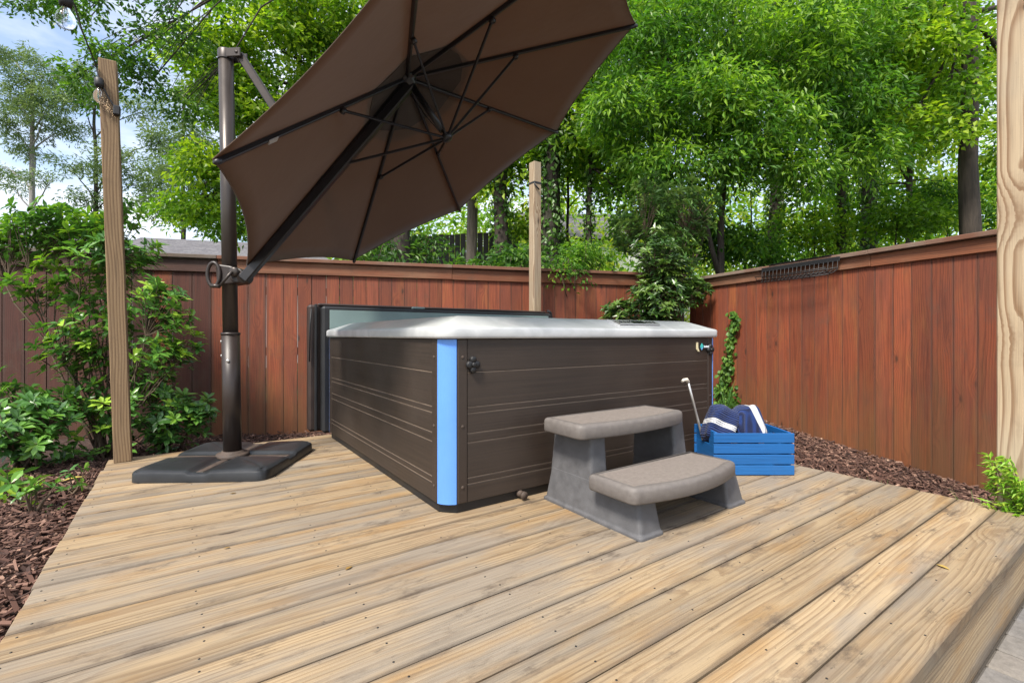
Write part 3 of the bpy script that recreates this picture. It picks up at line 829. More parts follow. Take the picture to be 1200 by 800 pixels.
def leg(xo, sgn):
    """side panel, flared to its foot; xo = outer face at the foot, sgn points outwards"""
    def ring(z, fr, bk, wo, wi):
        pts = []
        r = .02
        x_o, x_i = xo - sgn * wo, xo - sgn * (wo + wi)
        P = [(x_o, bk), (x_i, bk), (x_i, fr), (x_o, fr)]
        out = []
        for i in range(4):
            a = np.array(P[i]); p = np.array(P[i - 1]); q = np.array(P[(i + 1) % 4])
            rr_ = min(r, .3 * np.linalg.norm(a - p), .3 * np.linalg.norm(q - a))
            d1 = (p - a) / np.linalg.norm(p - a); d2 = (q - a) / np.linalg.norm(q - a)
            for k in range(5):
                t = k / 4; out.append(a + d1 * rr_ * (1 - t) ** 2 + d2 * rr_ * t ** 2)
        return [(p[0], p[1], z) for p in out]
    m = MB()
    low = [ring(.0, 1.248, 1.872, -.008, .150), ring(.012, 1.248, 1.872, -.008, .150), ring(.018, 1.258, 1.862, .002, .135), ring(.165, 1.288, 1.842, .022, .105)]
    if sgn > 0: low = [l[::-1] for l in low]
    m.loops(low, smooth=False, capend=True)
    up = [ring(.140, 1.555, 1.848, .0205, .112), ring(.366, 1.572, 1.838, .040, .092)]
    if sgn > 0: up = [l[::-1] for l in up]
    m.loops(up, smooth=False, capend=True)
    return m.build('leg', M['step'], st, bevel=.006)
leg(1.497, -1); leg(2.118, 1) if False else leg(2.262, 1)

# ------------------------------------------------------------------ crate, towels, stick
cr0 = rd(1.178, 2.765); ex = np.array([*RT, 0]); ey = np.array([*FW, 0]); ez3 = np.array([0, 0, 1.])
CW, CD, CHT = .472, .30, .252
crate = thing('slatted_crate', 'bright blue slatted wooden crate holding striped towels by the steps', 'crate', tuple(cr0 + ex * CW / 2 + ey * CD / 2))
P_ = lambda a, b, z: cr0 + ex * a + ey * b + ez3 * z
m = MB()
for k in range(4):
    z0 = .003 + k * .0625
    for b in (.006, CD - .006): m.box(P_(CW / 2, b, z0 + .0295), [ex, ey, ez3], (CW / 2, .006, .0278), .002, 0, k + b * 9, random.random(), 0)
for k in range(4): m.box(P_(CW / 2, .045 + k * .07, .010), [ex, ey, ez3], (CW / 2 - .02, .032, .006), .002, 0, k, random.random(), 0)
m.build('slats', M['crate'], crate)
for a in (.0195, CW - .0195):
    m = MB()
    def hb(y0, y1, z0, z1): m.box(P_(a, (y0 + y1) / 2, (z0 + z1) / 2), [ex, ey, ez3], (.007, (y1 - y0) / 2, (z1 - z0) / 2), .002, 0, y0 * 3, .4, 1)
    hb(.0125, CD - .0125, .003, .165); hb(.0125, .10, .1655, .215); hb(.20, CD - .0125, .1655, .215); hb(.0125, CD - .0125, .2155, .2515)
    m.build('end_panel', M['crate'], crate)
m = MB()
for (a, z) in ((.0, 0),): pass
def towel(label, c, yaw, tilt, roll, w, hgt, th, flip):
    m = MB(); n = 30; k = 22; Lp = []
    for i in range(k):
        s = i / (k - 1); x = (s - .5) * w
        ring = []; gg = []
        sc = 1 - .22 * (abs(2 * s - 1)) ** 6
        for j in range(n):
            A = 2 * math.pi * j / n
            cy, cz = math.cos(A), math.sin(A)
            yy = th / 2 * math.copysign(abs(cy) ** .75, cy) * sc; zz = hgt / 2 * math.copysign(abs(cz) ** .6, cz) * sc
            wv = .006 * math.sin(9 * s + 2.2 * A) + .005 * math.sin(5 * A + 3 * s)
            ring.append((x + .006 * math.sin(3 * A), yy + wv * math.cos(A), zz + wv * math.sin(A) + .012 * math.sin(2.5 * s)))
        Lp.append(ring)
    Lp = [np.array(r_) for r_ in Lp]
    cen = [r_.mean(0) for r_ in Lp]
    Lp = [cen[0] + (Lp[0] - cen[0]) * .02, cen[0] + (Lp[0] - cen[0]) * .6] + Lp + [cen[-1] + (Lp[-1] - cen[-1]) * .6, cen[-1] + (Lp[-1] - cen[-1]) * .02]
    loc = np.concatenate(Lp)
    G_ = loc.copy()
    if flip: G_[:, 0] = loc[:, 0] + .0
    else:
        G_[:, 0] = loc[:, 2] + .055; G_[:, 1] = loc[:, 2]
    Rm = np.array((Matrix.Rotation(yaw, 3, 'Z') @ Matrix.Rotation(tilt, 3, 'X') @ Matrix.Rotation(roll, 3, 'Y')))
    base = np.array([ex, ey, ez3])
    m.loops([(r_ @ Rm.T) @ base + c for r_ in Lp][::-1], g=np.concatenate([x for x in np.split(G_, len(Lp))][::-1]))
    o = m.build('striped_towel', M['towel'], base=c)
    o.modifiers.new('Sub', 'SUBSURF').render_levels = 1
    return tag(o, label, 'towel', 'navy striped towels in the blue crate')
towel('rolled navy towel with a white band across it, nearest the steps', P_(.100, .15, .262), R(4), R(-16), R(24), .165, .24, .14, False)
towel('ribbed navy towel with a white stripe along its outer edge', P_(.278, .155, .258), R(-6), R(-12), R(-20), .175, .24, .125, True)
a0 = P_(.06, .22, .03); a1 = at(806, 446, 2.93)
sk = thing('stick', 'thin pale stick with a hooked tip leaning out of the crate', 'stick', tuple(a0))
m = MB(); m.tube(np.linspace(a0, a1, 5), .0075, 10); m.build('shaft', M['steel'], sk)
m = MB(); m.tube([a1 - (a1 - a0) * .015, a1 + np.array([-.012, .0, .008]), a1 + np.array([-.035, .004, .006]), a1 + np.array([-.05, .006, -.002])], [.011, .012, .010, .008], 10); m.build('hooked_tip', mat_plain('cream_plastic', (.55, .5, .42), .5), sk)

# ------------------------------------------------------------------ cantilever umbrella
pole0 = np.array([.262, 3.492, 0.]); lean = np.array([-.035, .03, 2.66])
UB = thing('cantilever_umbrella', 'large brown offset umbrella tilted steeply over the hot tub', 'umbrella', tuple(pole0))
ba = R(-32); bx_ = np.array([math.cos(ba), math.sin(ba), 0]); by_ = np.array([-math.sin(ba), math.cos(ba), 0])
N = 61; HS = .372
def smooth(a, lo, hi):
    t = np.clip((a - lo) / (hi - lo), 0, 1); return t * t * (3 - 2 * t)
sg = np.linspace(-1, 1, N)
SX, SY = np.meshgrid(sg, sg)
rr_ = .14   # rounded corners in plan
def squash(sx, sy):
    k = np.maximum(np.abs(sx), np.abs(sy)); l = np.minimum(np.abs(sx), np.abs(sy))
    f = 1 - .05 * np.clip((l / np.maximum(k, 1e-6) - .80) / .2, 0, 1) ** 2 * (k > .9)
    return sx * f, sy * f
QX, QY = squash(SX, SY)
edge = np.maximum(np.abs(SX), np.abs(SY))
ch = np.minimum(np.abs(SX), np.abs(SY))
H = .050 + .018 * smooth(ch, .11, .19) * (1 - .25 * smooth(edge, .6, 1.0)) + .012 * smooth(ch, .16, .75) * (1 - smooth(edge, .8, 1.0) * .8)
H = H - .007 * np.exp(-((np.abs(SX) - np.abs(SY)) / .035) ** 2) * smooth(edge, .30, .40)
H = H - .010 * smooth(edge, .95, 1.0)
top = pole0 + (QX * HS)[..., None] * bx_ + (QY * HS)[..., None] * by_; top[..., 2] = H
V = top.reshape(-1, 3)
Fc = [(j * N + i, j * N + i + 1, (j + 1) * N + i + 1, (j + 1) * N + i) for j in range(N - 1) for i in range(N - 1)]
rim_i = [i for i in range(N)] + [j * N + N - 1 for j in range(1, N)] + [(N - 1) * N + i for i in range(N - 2, -1, -1)] + [j * N for j in range(N - 2, 0, -1)]
m = MB(); m.add(V, Fc, smooth=True)
low = V[rim_i].copy(); mid_ = low.copy(); cxy = pole0[:2]
mid_[:, :2] = cxy + (mid_[:, :2] - cxy) * 1.012; mid_[:, 2] -= .010
low[:, :2] = cxy + (low[:, :2] - cxy) * 1.015; low[:, 2] = .001
m.loops([V[rim_i], mid_, low][::-1], smooth=True)
bs = m.build('base_weight', M['baseblk'], UB)
m = MB()
for ax_ in (bx_, by_):
    m.box(pole0 + np.array([0, 0, .0462]), [ax_, np.cross([0, 0, 1], ax_), [0, 0, 1]], (HS * .93, .020, .006), .002)
m.build('base_cross', M['rust'], bs)
axp = lean / np.linalg.norm(lean)
def pp(z): return pole0 + lean * z / 2.66
m = MB(); m.lathe(pole0 + [0, 0, .055], (0, 0, 1), [(.095, 0), (.095, .012), (.088, .02), (.066, .022), (.062, .034), (.0001, .034)], 28); m.build('foot_flange', M['rust'], UB)
m = MB(); m.tube([pp(.07), pp(.83)], .052, 28); m.lathe(pp(.822), axp, [(.052, 0), (.0555, .002), (.0555, .014), (.046, .016)], 28)
low_s = m.build('lower_sleeve', M['polelower'], UB)
m = MB()
tocam = np.array([*-FW, 0]);
for zz, side_ in ((.66, .2), (.78, -1.), (.69, -1.)):
    dirv = unit(tocam * (1 if side_ > -1 else .25) + np.array([*RT, 0]) * side_)
    c = pp(zz) + dirv * .050
    m = MB(); m.lathe(c, dirv, [(.011, 0), (.011, .004), (.008, .007), (.0001, .007)], 8); m.build('bolt', M['steel'], low_s)
m = MB(); m.tube([pp(.8), pp(2.60)], .0435, 28); m.build('pole', M['polemetal'], UB)
# top bracket
dirT = None
CEN = np.array([1.172, 2.876, 2.477]); AX = np.array([.4579, -.3138, -.8318]); AX /= np.linalg.norm(AX)
TIPS = np.array([[.1008, 2.2564, 1.5312], [.3260, 3.3292, 1.2504], [1.1785, 4.0462, 1.4493], [2.1589, 3.9874, 2.0112], [2.6929, 3.1873, 2.6070], [2.4676, 2.1146, 2.8878], [1.6151, 1.3976, 2.6890], [.6348, 1.4563, 2.1271]])
armmid = CEN + .55 * (TIPS[1] - CEN)
tp = pp(2.60)
dirT = armmid - tp; dh = unit(np.array([dirT[0], dirT[1], 0])); dn = np.cross(dh, [0, 0, 1])
m = MB(); m.lathe(tp - axp * .03, axp, [(.048, 0), (.048, .055), (.044, .062), (.0001, .062)], 24)
for s in (-.034, .034): m.box(tp + dh * .06 + dn * s + np.array([0, 0, .0]), [dh, dn, [0, 0, 1]], (.06, .005, .028), .004)
m.lathe(tp + dh * .095 - dn * .043, dn, [(.0001, 0), (.01, 0), (.01, .086), (.0001, .086)], 10)
m.build('top_bracket', M['polemetal'], UB)
m = MB(); s0 = tp + dh * .095; dd = unit(armmid - s0)
sw = np.cross(dd, [0, 0, 1]); sw /= np.linalg.norm(sw)
m.box((s0 + armmid) / 2, [dd, sw, np.cross(dd, sw)], (np.linalg.norm(armmid - s0) / 2, .019, .024), .006); m.build('upper_strut', M['polemetal'], UB)
# main arm along the rib nearest the pole
hubp = CEN + AX * .05
e1 = unit(TIPS[1] - CEN)
ahub = TIPS[1] + e1 * .07 + AX * .03
crk = pp(1.205)
m = MB(); dd = unit(ahub - hubp); sw = unit(np.cross(dd, AX)); m.box((hubp + ahub) / 2 + AX * .012, [dd, sw, np.cross(dd, sw)], (np.linalg.norm(ahub - hubp) / 2, .024, .030), .007); m.build('main_arm', M['ribmetal'], UB)
# crank housing on the pole: teardrop body with a grip ring and a folded handle
ux, uz, un = np.array([*RT, 0]), np.array([0, 0, 1.]), np.array([*-FW, 0])
m = MB()
body = []
for k in range(24):
    A = 2 * math.pi * k / 24; body.append((.078 + .045 * math.cos(A), -.012 + .045 * math.sin(A) * 1.05))
m.prism(body, [ux, uz, un], crk, -.062, .062)
m.prism([(-.055, .062), (.03, .050), (.10, .030), (.11, -.05), (.03, -.066), (-.05, -.066)], [ux, uz, un], crk, -.060, .058)
cr_h = m.build('crank_housing', M['polelower'], UB, bevel=.008)
m = MB(); ring = [crk + un * .064 + ux * (-.062 + .038 * math.cos(q)) + uz * (-.006 + .074 * math.sin(q)) for q in np.linspace(0, 2 * math.pi, 25)]
m.tube(ring, .011, 10, caps=False); m.build('grip_ring', M['polelower'], cr_h)
m = MB(); k0 = crk + ux * .068 + un * .066 + uz * .01
m.lathe(k0 - un * .004, un, [(.030, 0), (.030, .016), (.022, .022), (.0001, .022)], 18)
k1 = crk + ux * -.01 + un * .088 - uz * .082
m.tube([k0 + un * .024, k1], .0085, 8); m.tube([k1, k1 - ux * .055 + uz * .004], .013, 10); m.build('crank_handle', M['polemetal'], cr_h)
m = MB(); m.tube([crk + ux * .10, (crk + ux * .10 + ahub) / 2, ahub], .030, 12); m.build('arm_joint', M['polelower'], UB)
# canopy cloth
m = MB(); nr, ns = 12, 12; rings = []
up_ = -AX
for i in range(nr + 1):
    f = .03 + .97 * i / nr; ring = []
    for k in range(8):
        a = TIPS[k]; b = TIPS[(k + 1) % 8]
        for q in range(ns):
            t = q / ns; w = 4 * t * (1 - t)
            p = CEN + f * ((a + (b - a) * t) - CEN)
            p = p + (CEN - p) * .045 * w * f ** 3 + AX * .030 * w * f * (1.2 - .7 * f)     # scalloped hem, cloth sags between ribs
            ring.append(p)
    rings.append(np.array(ring))
m.loops(rings); cn = m.build('canopy', M['canopy'], UB)
md = cn.modifiers.new('Solid', 'SOLIDIFY'); md.thickness = .002; md.offset = 0
# hem band
m = MB(); m.tube(list(rings[-1]) + [rings[-1][0]], .0035, 6, caps=False); m.build('hem', M['canopy'], cn)
# wind vent cap over the peak
m = MB(); vr = []
for i in range(5):
    f = .02 + .26 * i / 4; ring = []
    for k in range(8):
        a = TIPS[k]; b = TIPS[(k + 1) % 8]
        for q in range(4):
            t = q / 4; ring.append(CEN + f * ((a + (b - a) * t) - CEN) + up_ * (.05 - .02 * f))
    vr.append(np.array(ring))
m.loops(vr); vt = m.build('vent_cap', M['canopy'], cn); vt.modifiers.new('Solid', 'SOLIDIFY').thickness = .002
pr = []
for k in range(8):
    pr += [CEN + .24 * (TIPS[k] - CEN) + AX * .005, CEN + .24 * ((TIPS[k] + TIPS[(k + 1) % 8]) / 2 - CEN) * 1.06 + AX * .016]
m = MB(); m.add([CEN + AX * .005] + pr, [(0, 1 + k, 1 + (k + 1) % 16) for k in range(16)]); pt = m.build('centre_patch', mat_plain('dark_patch_cloth', (.045, .032, .025), .85, .1), cn)
pt.modifiers.new('Solid', 'SOLIDIFY').thickness = .002
RUN = CEN + AX * .476
for k in range(8):
    dd = unit(TIPS[k] - CEN); sw = unit(np.cross(dd, AX)); Ln = np.linalg.norm(TIPS[k] - CEN); nn = np.cross(dd, sw)
    if nn @ AX < 0: nn = -nn
    m = MB(); m.box(CEN + dd * Ln * .5 + nn * .016, [dd, sw, nn], (Ln / 2 - .004, .0085, .012), .003)
    m.lathe(TIPS[k] + nn * .016 - dd * .02, dd, [(.012, 0), (.014, .012), (.010, .03), (.0001, .032)], 8)
    if k == 0: m.box(CEN + dd * Ln * .80 + nn * .030, [dd, sw, nn], (.028, .014, .003), .001, 1)
    rb = m.build('rib', [M['ribmetal'], mat_plain('grey_tie_tag', (.35, .33, .32), .6)], UB)
    A_ = CEN + (TIPS[k] - CEN) * .4635 + nn * .036
    m = MB(); d2 = unit(RUN - A_); s2 = unit(np.cross(d2, AX)); m.box((A_ + RUN) / 2, [d2, s2, np.cross(d2, s2)], (np.linalg.norm(RUN - A_) / 2, .0055, .008), .002)
    m.lathe(A_ - sw * .012, sw, [(.0001, 0), (.017, 0), (.017, .024), (.0001, .024)], 10)
    m.build('strut', M['ribmetal'], rb)
m = MB(); m.lathe(CEN + AX * -.01, AX, [(.0001, 0), (.058, 0), (.064, .015), (.064, .045), (.05, .055), (.034, .06), (.030, .085), (.0001, .085)], 20); m.build('hub', M['ribmetal'], UB)
m = MB(); m.tube([CEN + AX * .06, CEN + AX * .42], .020, 16); m.build('centre_tube', M['ribmetal'], UB)
m = MB(); m.lathe(CEN + AX * .45, AX, [(.0001, 0), (.03, 0), (.036, .008), (.036, .034), (.026, .044), (.0001, .046)], 16)
m.tube([CEN + AX * .42, CEN + AX * .46], .007, 8); m.build('runner', M['ribmetal'], UB)
m = MB(); m.tube([CEN + AX * .08 + unit(TIPS[2] - CEN) * .05, CEN + AX * .25 + unit(TIPS[2] - CEN) * .045, CEN + AX * .42 + unit(TIPS[2] - CEN) * .02], .003, 6); m.build('pull_cord', M['cord'], UB)

# ------------------------------------------------------------------ string lights on the left post
sl = thing('string_light', 'black cord of clear glass bulbs strung from the leafy post', 'string light', (LP[0] - .05, LP[1], 2.3))
clip = at(137, 130, 3.02); b2 = at(116, 93, 2.97); ptop = at(113, 78, 2.97); b1 = at(77, -6, 2.05)
cord = np.array([clip, (clip + b2) / 2 + [0, 0, -.01], b2, ptop, at(96, 36, 2.6), at(88, 8, 2.25), b1 + [0, 0, .03], at(40, -120, 1.5), np.array([-1.2, -.6, 3.0])])
cc = []
for i in range(len(cord) - 1):
    for q in np.linspace(0, 1, 5)[:-1]: cc.append(cord[i] * (1 - q) + cord[i + 1] * q)
cc.append(cord[-1])
MB().tube(cc, .0045, 8).build('cord', M['cord'], sl)
for p, d, sc in ((b1, np.array([0, 0, -1.]), 1.0), (b2, unit(np.array([.05, 0, -1.])), 1.0)):
    m = MB(); m.lathe(p, d, [(.0001, -.012), (.016, -.008), (.024, .0), (.0245, .03), (.021, .052), (.0001, .053)], 16); sk_ = m.build('socket', M['cord'], sl)
    m = MB(); m.lathe(p + d * .05, d, [(.013, 0), (.015, .012), (.029, .034), (.035, .055), (.032, .078), (.02, .094), (.0001, .10)], 20); m.build('bulb', M['bulb'], sk_)
    m = MB(); m.tube([p + d * .052, p + d * .085 + np.array([.006, 0, 0]), p + d * .12, p + d * .085 - np.array([.006, 0, 0]), p + d * .055], .0016, 5); m.build('filament', M['steel'], sk_)
MB().abox(tuple(clip - [.018, .02, .03]), tuple(clip + [.018, .02, .03]), .006).build('clip', M['cord'], sl)

# ------------------------------------------------------------------ rack on the right fence
def onfence(u):    # point on the yard face of the right fence at a bearing
    q = (u - 600) / F; dirv = FW + q * RT
    a = np.array([dirv, -re_]).T; s = np.linalg.solve(a, rp0); return s[1]
s0, s1 = sorted((onfence(899), onfence(991)))
mid = rp0 + re_ * (s0 + s1) / 2 - rn * .075
rk = thing('wire_rack', 'black wire planter rack hooked over the right fence rail', 'rack', (*mid, EYE + HR - .12))
e3 = np.array([*re_, 0]); n3 = np.array([*rn, 0]); RL = (s1 - s0) / 2; zc = EYE + HR
c0 = np.array([*(rp0 + re_ * (s0 + s1) / 2), 0])
q = lambda s, b, z: c0 + e3 * s + n3 * b + ez3 * z
m = MB(); m.box(q(0, -.078, zc - .045), [e3, n3, ez3], (RL, .006, .022), .003)
m.box(q(0, -.036, zc + .0035), [e3, n3, ez3], (RL * .8, .042, .0025), .001); m.build('top_rail', M['black'], rk)
m = MB()
for s in np.linspace(-RL * .97, RL * .97, 19):
    m.tube([q(s, -.086, zc - .06), q(s + .004, -.088, zc - .14), q(s * .94, -.105, zc - .165), q(s * .9, -.15, zc - .185)], .0035, 6)
for b, z, k in ((-.088, -.125, .98), (-.15, -.185, .9), (-.20, -.165, .88), (-.215, -.13, .92)):
    m.tube([q(-RL * k, b, zc + z), q(0, b - .006, zc + z - .008), q(RL * k, b, zc + z)], .004, 6)
for s in (-.9, -.45, 0, .45, .9): m.tube([q(s * RL, -.15, zc - .185), q(s * RL, -.20, zc - .165), q(s * RL, -.215, zc - .13)], .0035, 6)
m.build('wire_basket', M['black'], rk)

# ------------------------------------------------------------------ shrubs
def whorl_shrub(name, label, base, tips, mat, per=9, L=.085, W=.034, group=None, stems=14, vmean=.45, droop=.22, top_bright=.35, fine=True, cat='shrub', extra=4):
    t = thing(name, label, cat, tuple(base), group); base = np.asarray(base, float); n = len(tips)
    zlo, zhi = tips[:, 2].min(), tips[:, 2].max()
    out = tips - np.array([base[0], base[1], 0]); out[:, 2] = 0; out = unit(out)
    axis = unit(out * .55 + np.array([0, 0, .8]) + rng.normal(0, .25, (n, 3)))
    t1 = unit(np.cross(axis, rng.normal(size=(n, 3)))); t2 = np.cross(axis, t1)
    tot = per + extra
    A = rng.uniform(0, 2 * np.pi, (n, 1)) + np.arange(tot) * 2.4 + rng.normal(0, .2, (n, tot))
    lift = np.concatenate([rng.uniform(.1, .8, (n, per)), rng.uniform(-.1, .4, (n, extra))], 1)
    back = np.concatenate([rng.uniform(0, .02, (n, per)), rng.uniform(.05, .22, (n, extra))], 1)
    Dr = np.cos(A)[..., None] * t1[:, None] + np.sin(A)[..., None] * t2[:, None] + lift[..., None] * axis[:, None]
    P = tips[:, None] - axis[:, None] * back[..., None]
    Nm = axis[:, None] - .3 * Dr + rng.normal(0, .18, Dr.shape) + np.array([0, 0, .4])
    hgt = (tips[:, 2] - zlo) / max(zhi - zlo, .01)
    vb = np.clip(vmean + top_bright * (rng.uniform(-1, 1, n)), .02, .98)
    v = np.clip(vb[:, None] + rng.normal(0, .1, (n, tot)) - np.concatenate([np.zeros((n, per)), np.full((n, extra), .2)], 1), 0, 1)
    m_ = n * tot
    V, T, vv = leaves(P.reshape(m_, 3), Dr.reshape(m_, 3), Nm.reshape(m_, 3), L * rng.uniform(.6, 1.2, m_), W * rng.uniform(.75, 1.2, m_), v.ravel(), fine, droop)
    tri_mesh('leaves', V, T, vv, mat, t, smooth=False)
    m = MB(); main = []
    for k in range(stems):
        a = base + np.array([*rng.normal(0, .05, 2), 0]); q = tips[rng.integers(n)]
        c = curve(a, a + (q - a) * .8, 6, .06, .05); main.append(c); m.tube(c, np.linspace(.011, .004, 6), 6)
    allp = np.concatenate(main)
    for q in tips:
        j = np.argmin(np.linalg.norm(allp - (q - np.array([0, 0, .12])), axis=1)); m.tube(curve(allp[j], q, 4, .02, .04), np.linspace(.004, .002, 4), 4, caps=False)
    m.build('stems', M['stem'], t)
    return t
def ell(c, r, n, zmin=-9, shell=.3):
    P = blob_points(c, r, n * 2, shell); P = P[P[:, 2] > zmin]; return P[:n]
gl = lambda u, d: rd((u - 600) / F * d, d)
def gb(u, d):
    p = gl(u, d); p[2] = gz(p[0], p[1]); return p
# tall open shrub round the left post
tips = np.concatenate([
    ell(at(75, 262, 4.0), (.50, .34, .16), 75), ell(at(130, 300, 3.95), (.36, .30, .26), 46), ell(at(112, 385, 3.9), (.36, .28, .34), 52),
    ell(at(128, 470, 3.85), (.30, .26, .24), 34), ell(at(192, 352, 3.95), (.17, .22, .22), 34), ell(at(180, 300, 4.0), (.12, .2, .14), 8), ell(at(188, 420, 3.95), (.18, .2, .22), 24), ell(at(20, 285, 4.0), (.3, .25, .10), 30), ell(at(60, 330, 3.9), (.34, .24, .2), 34), ell(at(75, 410, 3.8), (.3, .24, .24), 22), ell(at(110, 520, 3.7), (.3, .2, .14), 10), ell(at(215, 390, 4.0), (.12, .16, .3), 20), ell(at(150, 250, 4.0), (.2, .2, .14), 14)])
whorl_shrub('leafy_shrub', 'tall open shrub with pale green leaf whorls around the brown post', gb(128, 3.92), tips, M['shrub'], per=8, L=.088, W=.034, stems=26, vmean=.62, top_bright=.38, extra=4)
tips = np.concatenate([ell(at(30, 500, 3.35), (.33, .28, .24), 80), ell(at(5, 470, 3.5), (.25, .25, .25), 30), ell(at(70, 470, 3.6), (.14, .16, .16), 22)])
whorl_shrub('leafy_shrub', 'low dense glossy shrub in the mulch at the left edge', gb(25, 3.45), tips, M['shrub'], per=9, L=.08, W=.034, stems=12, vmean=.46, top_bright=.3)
tips = np.concatenate([ell(at(212, 482, 4.12), (.34, .16, .22), 32), ell(at(180, 505, 4.15), (.24, .12, .16), 20), ell(at(235, 478, 4.2), (.12, .12, .10), 14), ell(at(170, 450, 4.2), (.2, .14, .2), 26)])
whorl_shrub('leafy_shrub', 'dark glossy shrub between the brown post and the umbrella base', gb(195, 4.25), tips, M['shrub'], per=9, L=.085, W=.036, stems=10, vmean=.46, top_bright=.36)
# waxy evergreen in the fence corner
cb = gb(772, 6.05)
tips = np.concatenate([ell(at(780, 300, 6.0), (.46, .36, .42), 170), ell(at(770, 352, 5.95), (.42, .36, .34), 150), ell(at(728, 365, 5.85), (.24, .24, .16), 50), ell(at(815, 338, 5.9), (.2, .24, .14), 40), ell(at(805, 245, 6.25), (.52, .4, .40), 110), ell(at(735, 270, 6.3), (.34, .3, .30), 50), ell(at(760, 225, 6.4), (.4, .3, .25), 34), ell(at(765, 390, 6.0), (.5, .3, .4), 60)])
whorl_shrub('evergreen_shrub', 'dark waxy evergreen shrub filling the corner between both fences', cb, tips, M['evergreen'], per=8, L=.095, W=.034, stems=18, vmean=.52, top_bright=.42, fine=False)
# fine bush hanging over the back fence, and neighbours beyond it
def bush(name, label, base, blobs, mat, per=34, spread=.20, L=.07, W=.03, droop=.4):
    t = thing(name, label, 'bush', tuple(base), 'bushes beyond the back fence'); Vs, Ts, vs = [], [], []; off = 0; m = MB()
    for (c, r_, n) in blobs:
        P = blob_points(c, r_, n, .3)
        V, T, v = sprays(P, per, spread, L, W, droop=droop); Vs.append(V); Ts.append(T + off); vs.append(v); off += len(V)
        for q in P[::max(1, n // 8)]: m.tube(curve(base, q, 6, .1, .05), np.linspace(.016, .004, 6), 5)
    tri_mesh('leaves', np.concatenate(Vs), np.concatenate(Ts), np.concatenate(vs), mat, t); m.build('stems', M['stem'], t)
bush('overhanging_bush', 'fine leaved bush drooping over the back fence beside the tan post', gb(688, 6.6), [(at(685, 297, 6.25), (.34, .25, .20), 36), (at(662, 315, 6.0), (.2, .2, .14), 14)], M['leaf_mid'])
bush('low_bush', 'broad leaved bush above the fence behind the umbrella edge', gb(600, 7.2), [(at(606, 302, 7.2), (.4, .4, .16), 22), (at(555, 314, 7.0), (.4, .4, .08), 12)], M['leaf_dark'], L=.12, W=.06, spread=.28, per=26)
bush('tangled_bush', 'tangled dark undergrowth rising just under the canopy hem', gb(450, 8), [(at(455, 300, 8.0), (.75, .5, .32), 36), (at(490, 290, 8.5), (.4, .5, .3), 16)], M['leaf_dark'], L=.12, W=.05, spread=.34, per=28)

# ivy on the right fence
sI = onfence(862); iv = thing('ivy_vine', 'climbing ivy strip on the right fence behind the tub corner', 'ivy', (*(rp0 + re_ * sI - rn * .03), -.1))
path = [(862, 1.10), (866, 1.0), (862, .85), (860, .7), (857, .5), (853, .3), (852, .1), (856, -.1)]
n = 730
zz = np.concatenate([rng.uniform(-.16, 1.11, 470), rng.uniform(-.2, .22, 260)])
zs = [p[1] for p in path][::-1]; us = [p[0] for p in path][::-1]
sc = np.array([onfence(u) for u in np.interp(zz, zs, us)])
wd = np.interp(zz, [-.2, 0, .3, .7, 1.0, 1.12], [.36, .22, .075, .05, .06, .04])
ss = sc + rng.normal(0, 1, n) * wd * .6 - np.where(zz < .1, .12, 0)
P = np.stack([rp0[0] + re_[0] * ss, rp0[1] + re_[1] * ss, zz], 1); bk = rng.uniform(.022, .085, n)[:, None] + np.clip(.15 - zz, 0, .3)[:, None] * rng.uniform(0, 1.3, (n, 1))
P[:, :2] -= rn * bk
Nm = np.tile([-rn[0], -rn[1], .5], (n, 1)) + rng.normal(0, .3, (n, 3)); Dr = np.stack([rng.normal(0, .6, n), rng.normal(0, .6, n), -1 + rng.normal(0, .5, n)], 1)
V, T, v = leaves(P, Dr, Nm, .052 * rng.uniform(.7, 1.25, n), .048, np.clip(rng.uniform(.05, .8, n), 0, 1), True, .15)
tri_mesh('leaves', V, T, v, M['ivy'], iv)
m = MB(); st_ = [np.array([*(rp0 + re_ * onfence(u) - rn * .022), z]) for u, z in path]; m.tube(st_, .006, 6); m.build('stem', M['stem'], iv)

def tuft(name, label, base, n, h, spread, mat, w=.006, cat='plant', curl=.5, vr=(0, 1)):
    base = np.asarray(base, float); A = rng.uniform(0, 2 * np.pi, n); Vs = []; Ts = []; vv = []
    for k in range(n):
        o = np.array([math.cos(A[k]), math.sin(A[k]), 0]); hh = h * rng.uniform(.5, 1.1); sd = np.array([-o[1], o[0], 0]); cu = curl * rng.uniform(.3, 1.2)
        c = base + o * rng.uniform(0, spread * .3); kk = len(Vs)
        for j, tt in enumerate((0, .4, .75, 1.)):
            p = c + o * cu * hh * tt ** 1.8 + np.array([0, 0, hh * (tt - .35 * cu * tt ** 3)]); ww = w * (1 - tt ** 2 * .95)
            Vs += [p + sd * ww / 2, p - sd * ww / 2]
        for j in range(3): a = kk + 2 * j; Ts += [(a, a + 1, a + 3), (a, a + 3, a + 2)]
        vv += [rng.uniform(*vr)] * 8
    o = tri_mesh(name, np.array(Vs), np.array(Ts), np.array(vv), mat, base=base)
    return tag(o, label, cat)
tuft('grass_tuft', 'small grass tuft beside the foot of the pale timber post', (3.31, .615, float(gz(3.31, .615)) - .01), 60, .30, .12, M['grass'], .006, 'grass tuft')
tuft('grass_tuft', 'sparse weed sprig growing from mulch at the deck edge', (3.33, 1.03, float(gz(3.33, 1.03)) - .01), 16, .30, .08, M['grass'], .005, 'grass tuft')
b_ = rd(.4505 * 5.25, 5.25, -.13)
tuft('blade_plant', 'pale grey green blade plant beside the tub corner below ivy', b_, 22, .46, .10, M['shrub'], .014, 'plant', .5, (.2, .6))
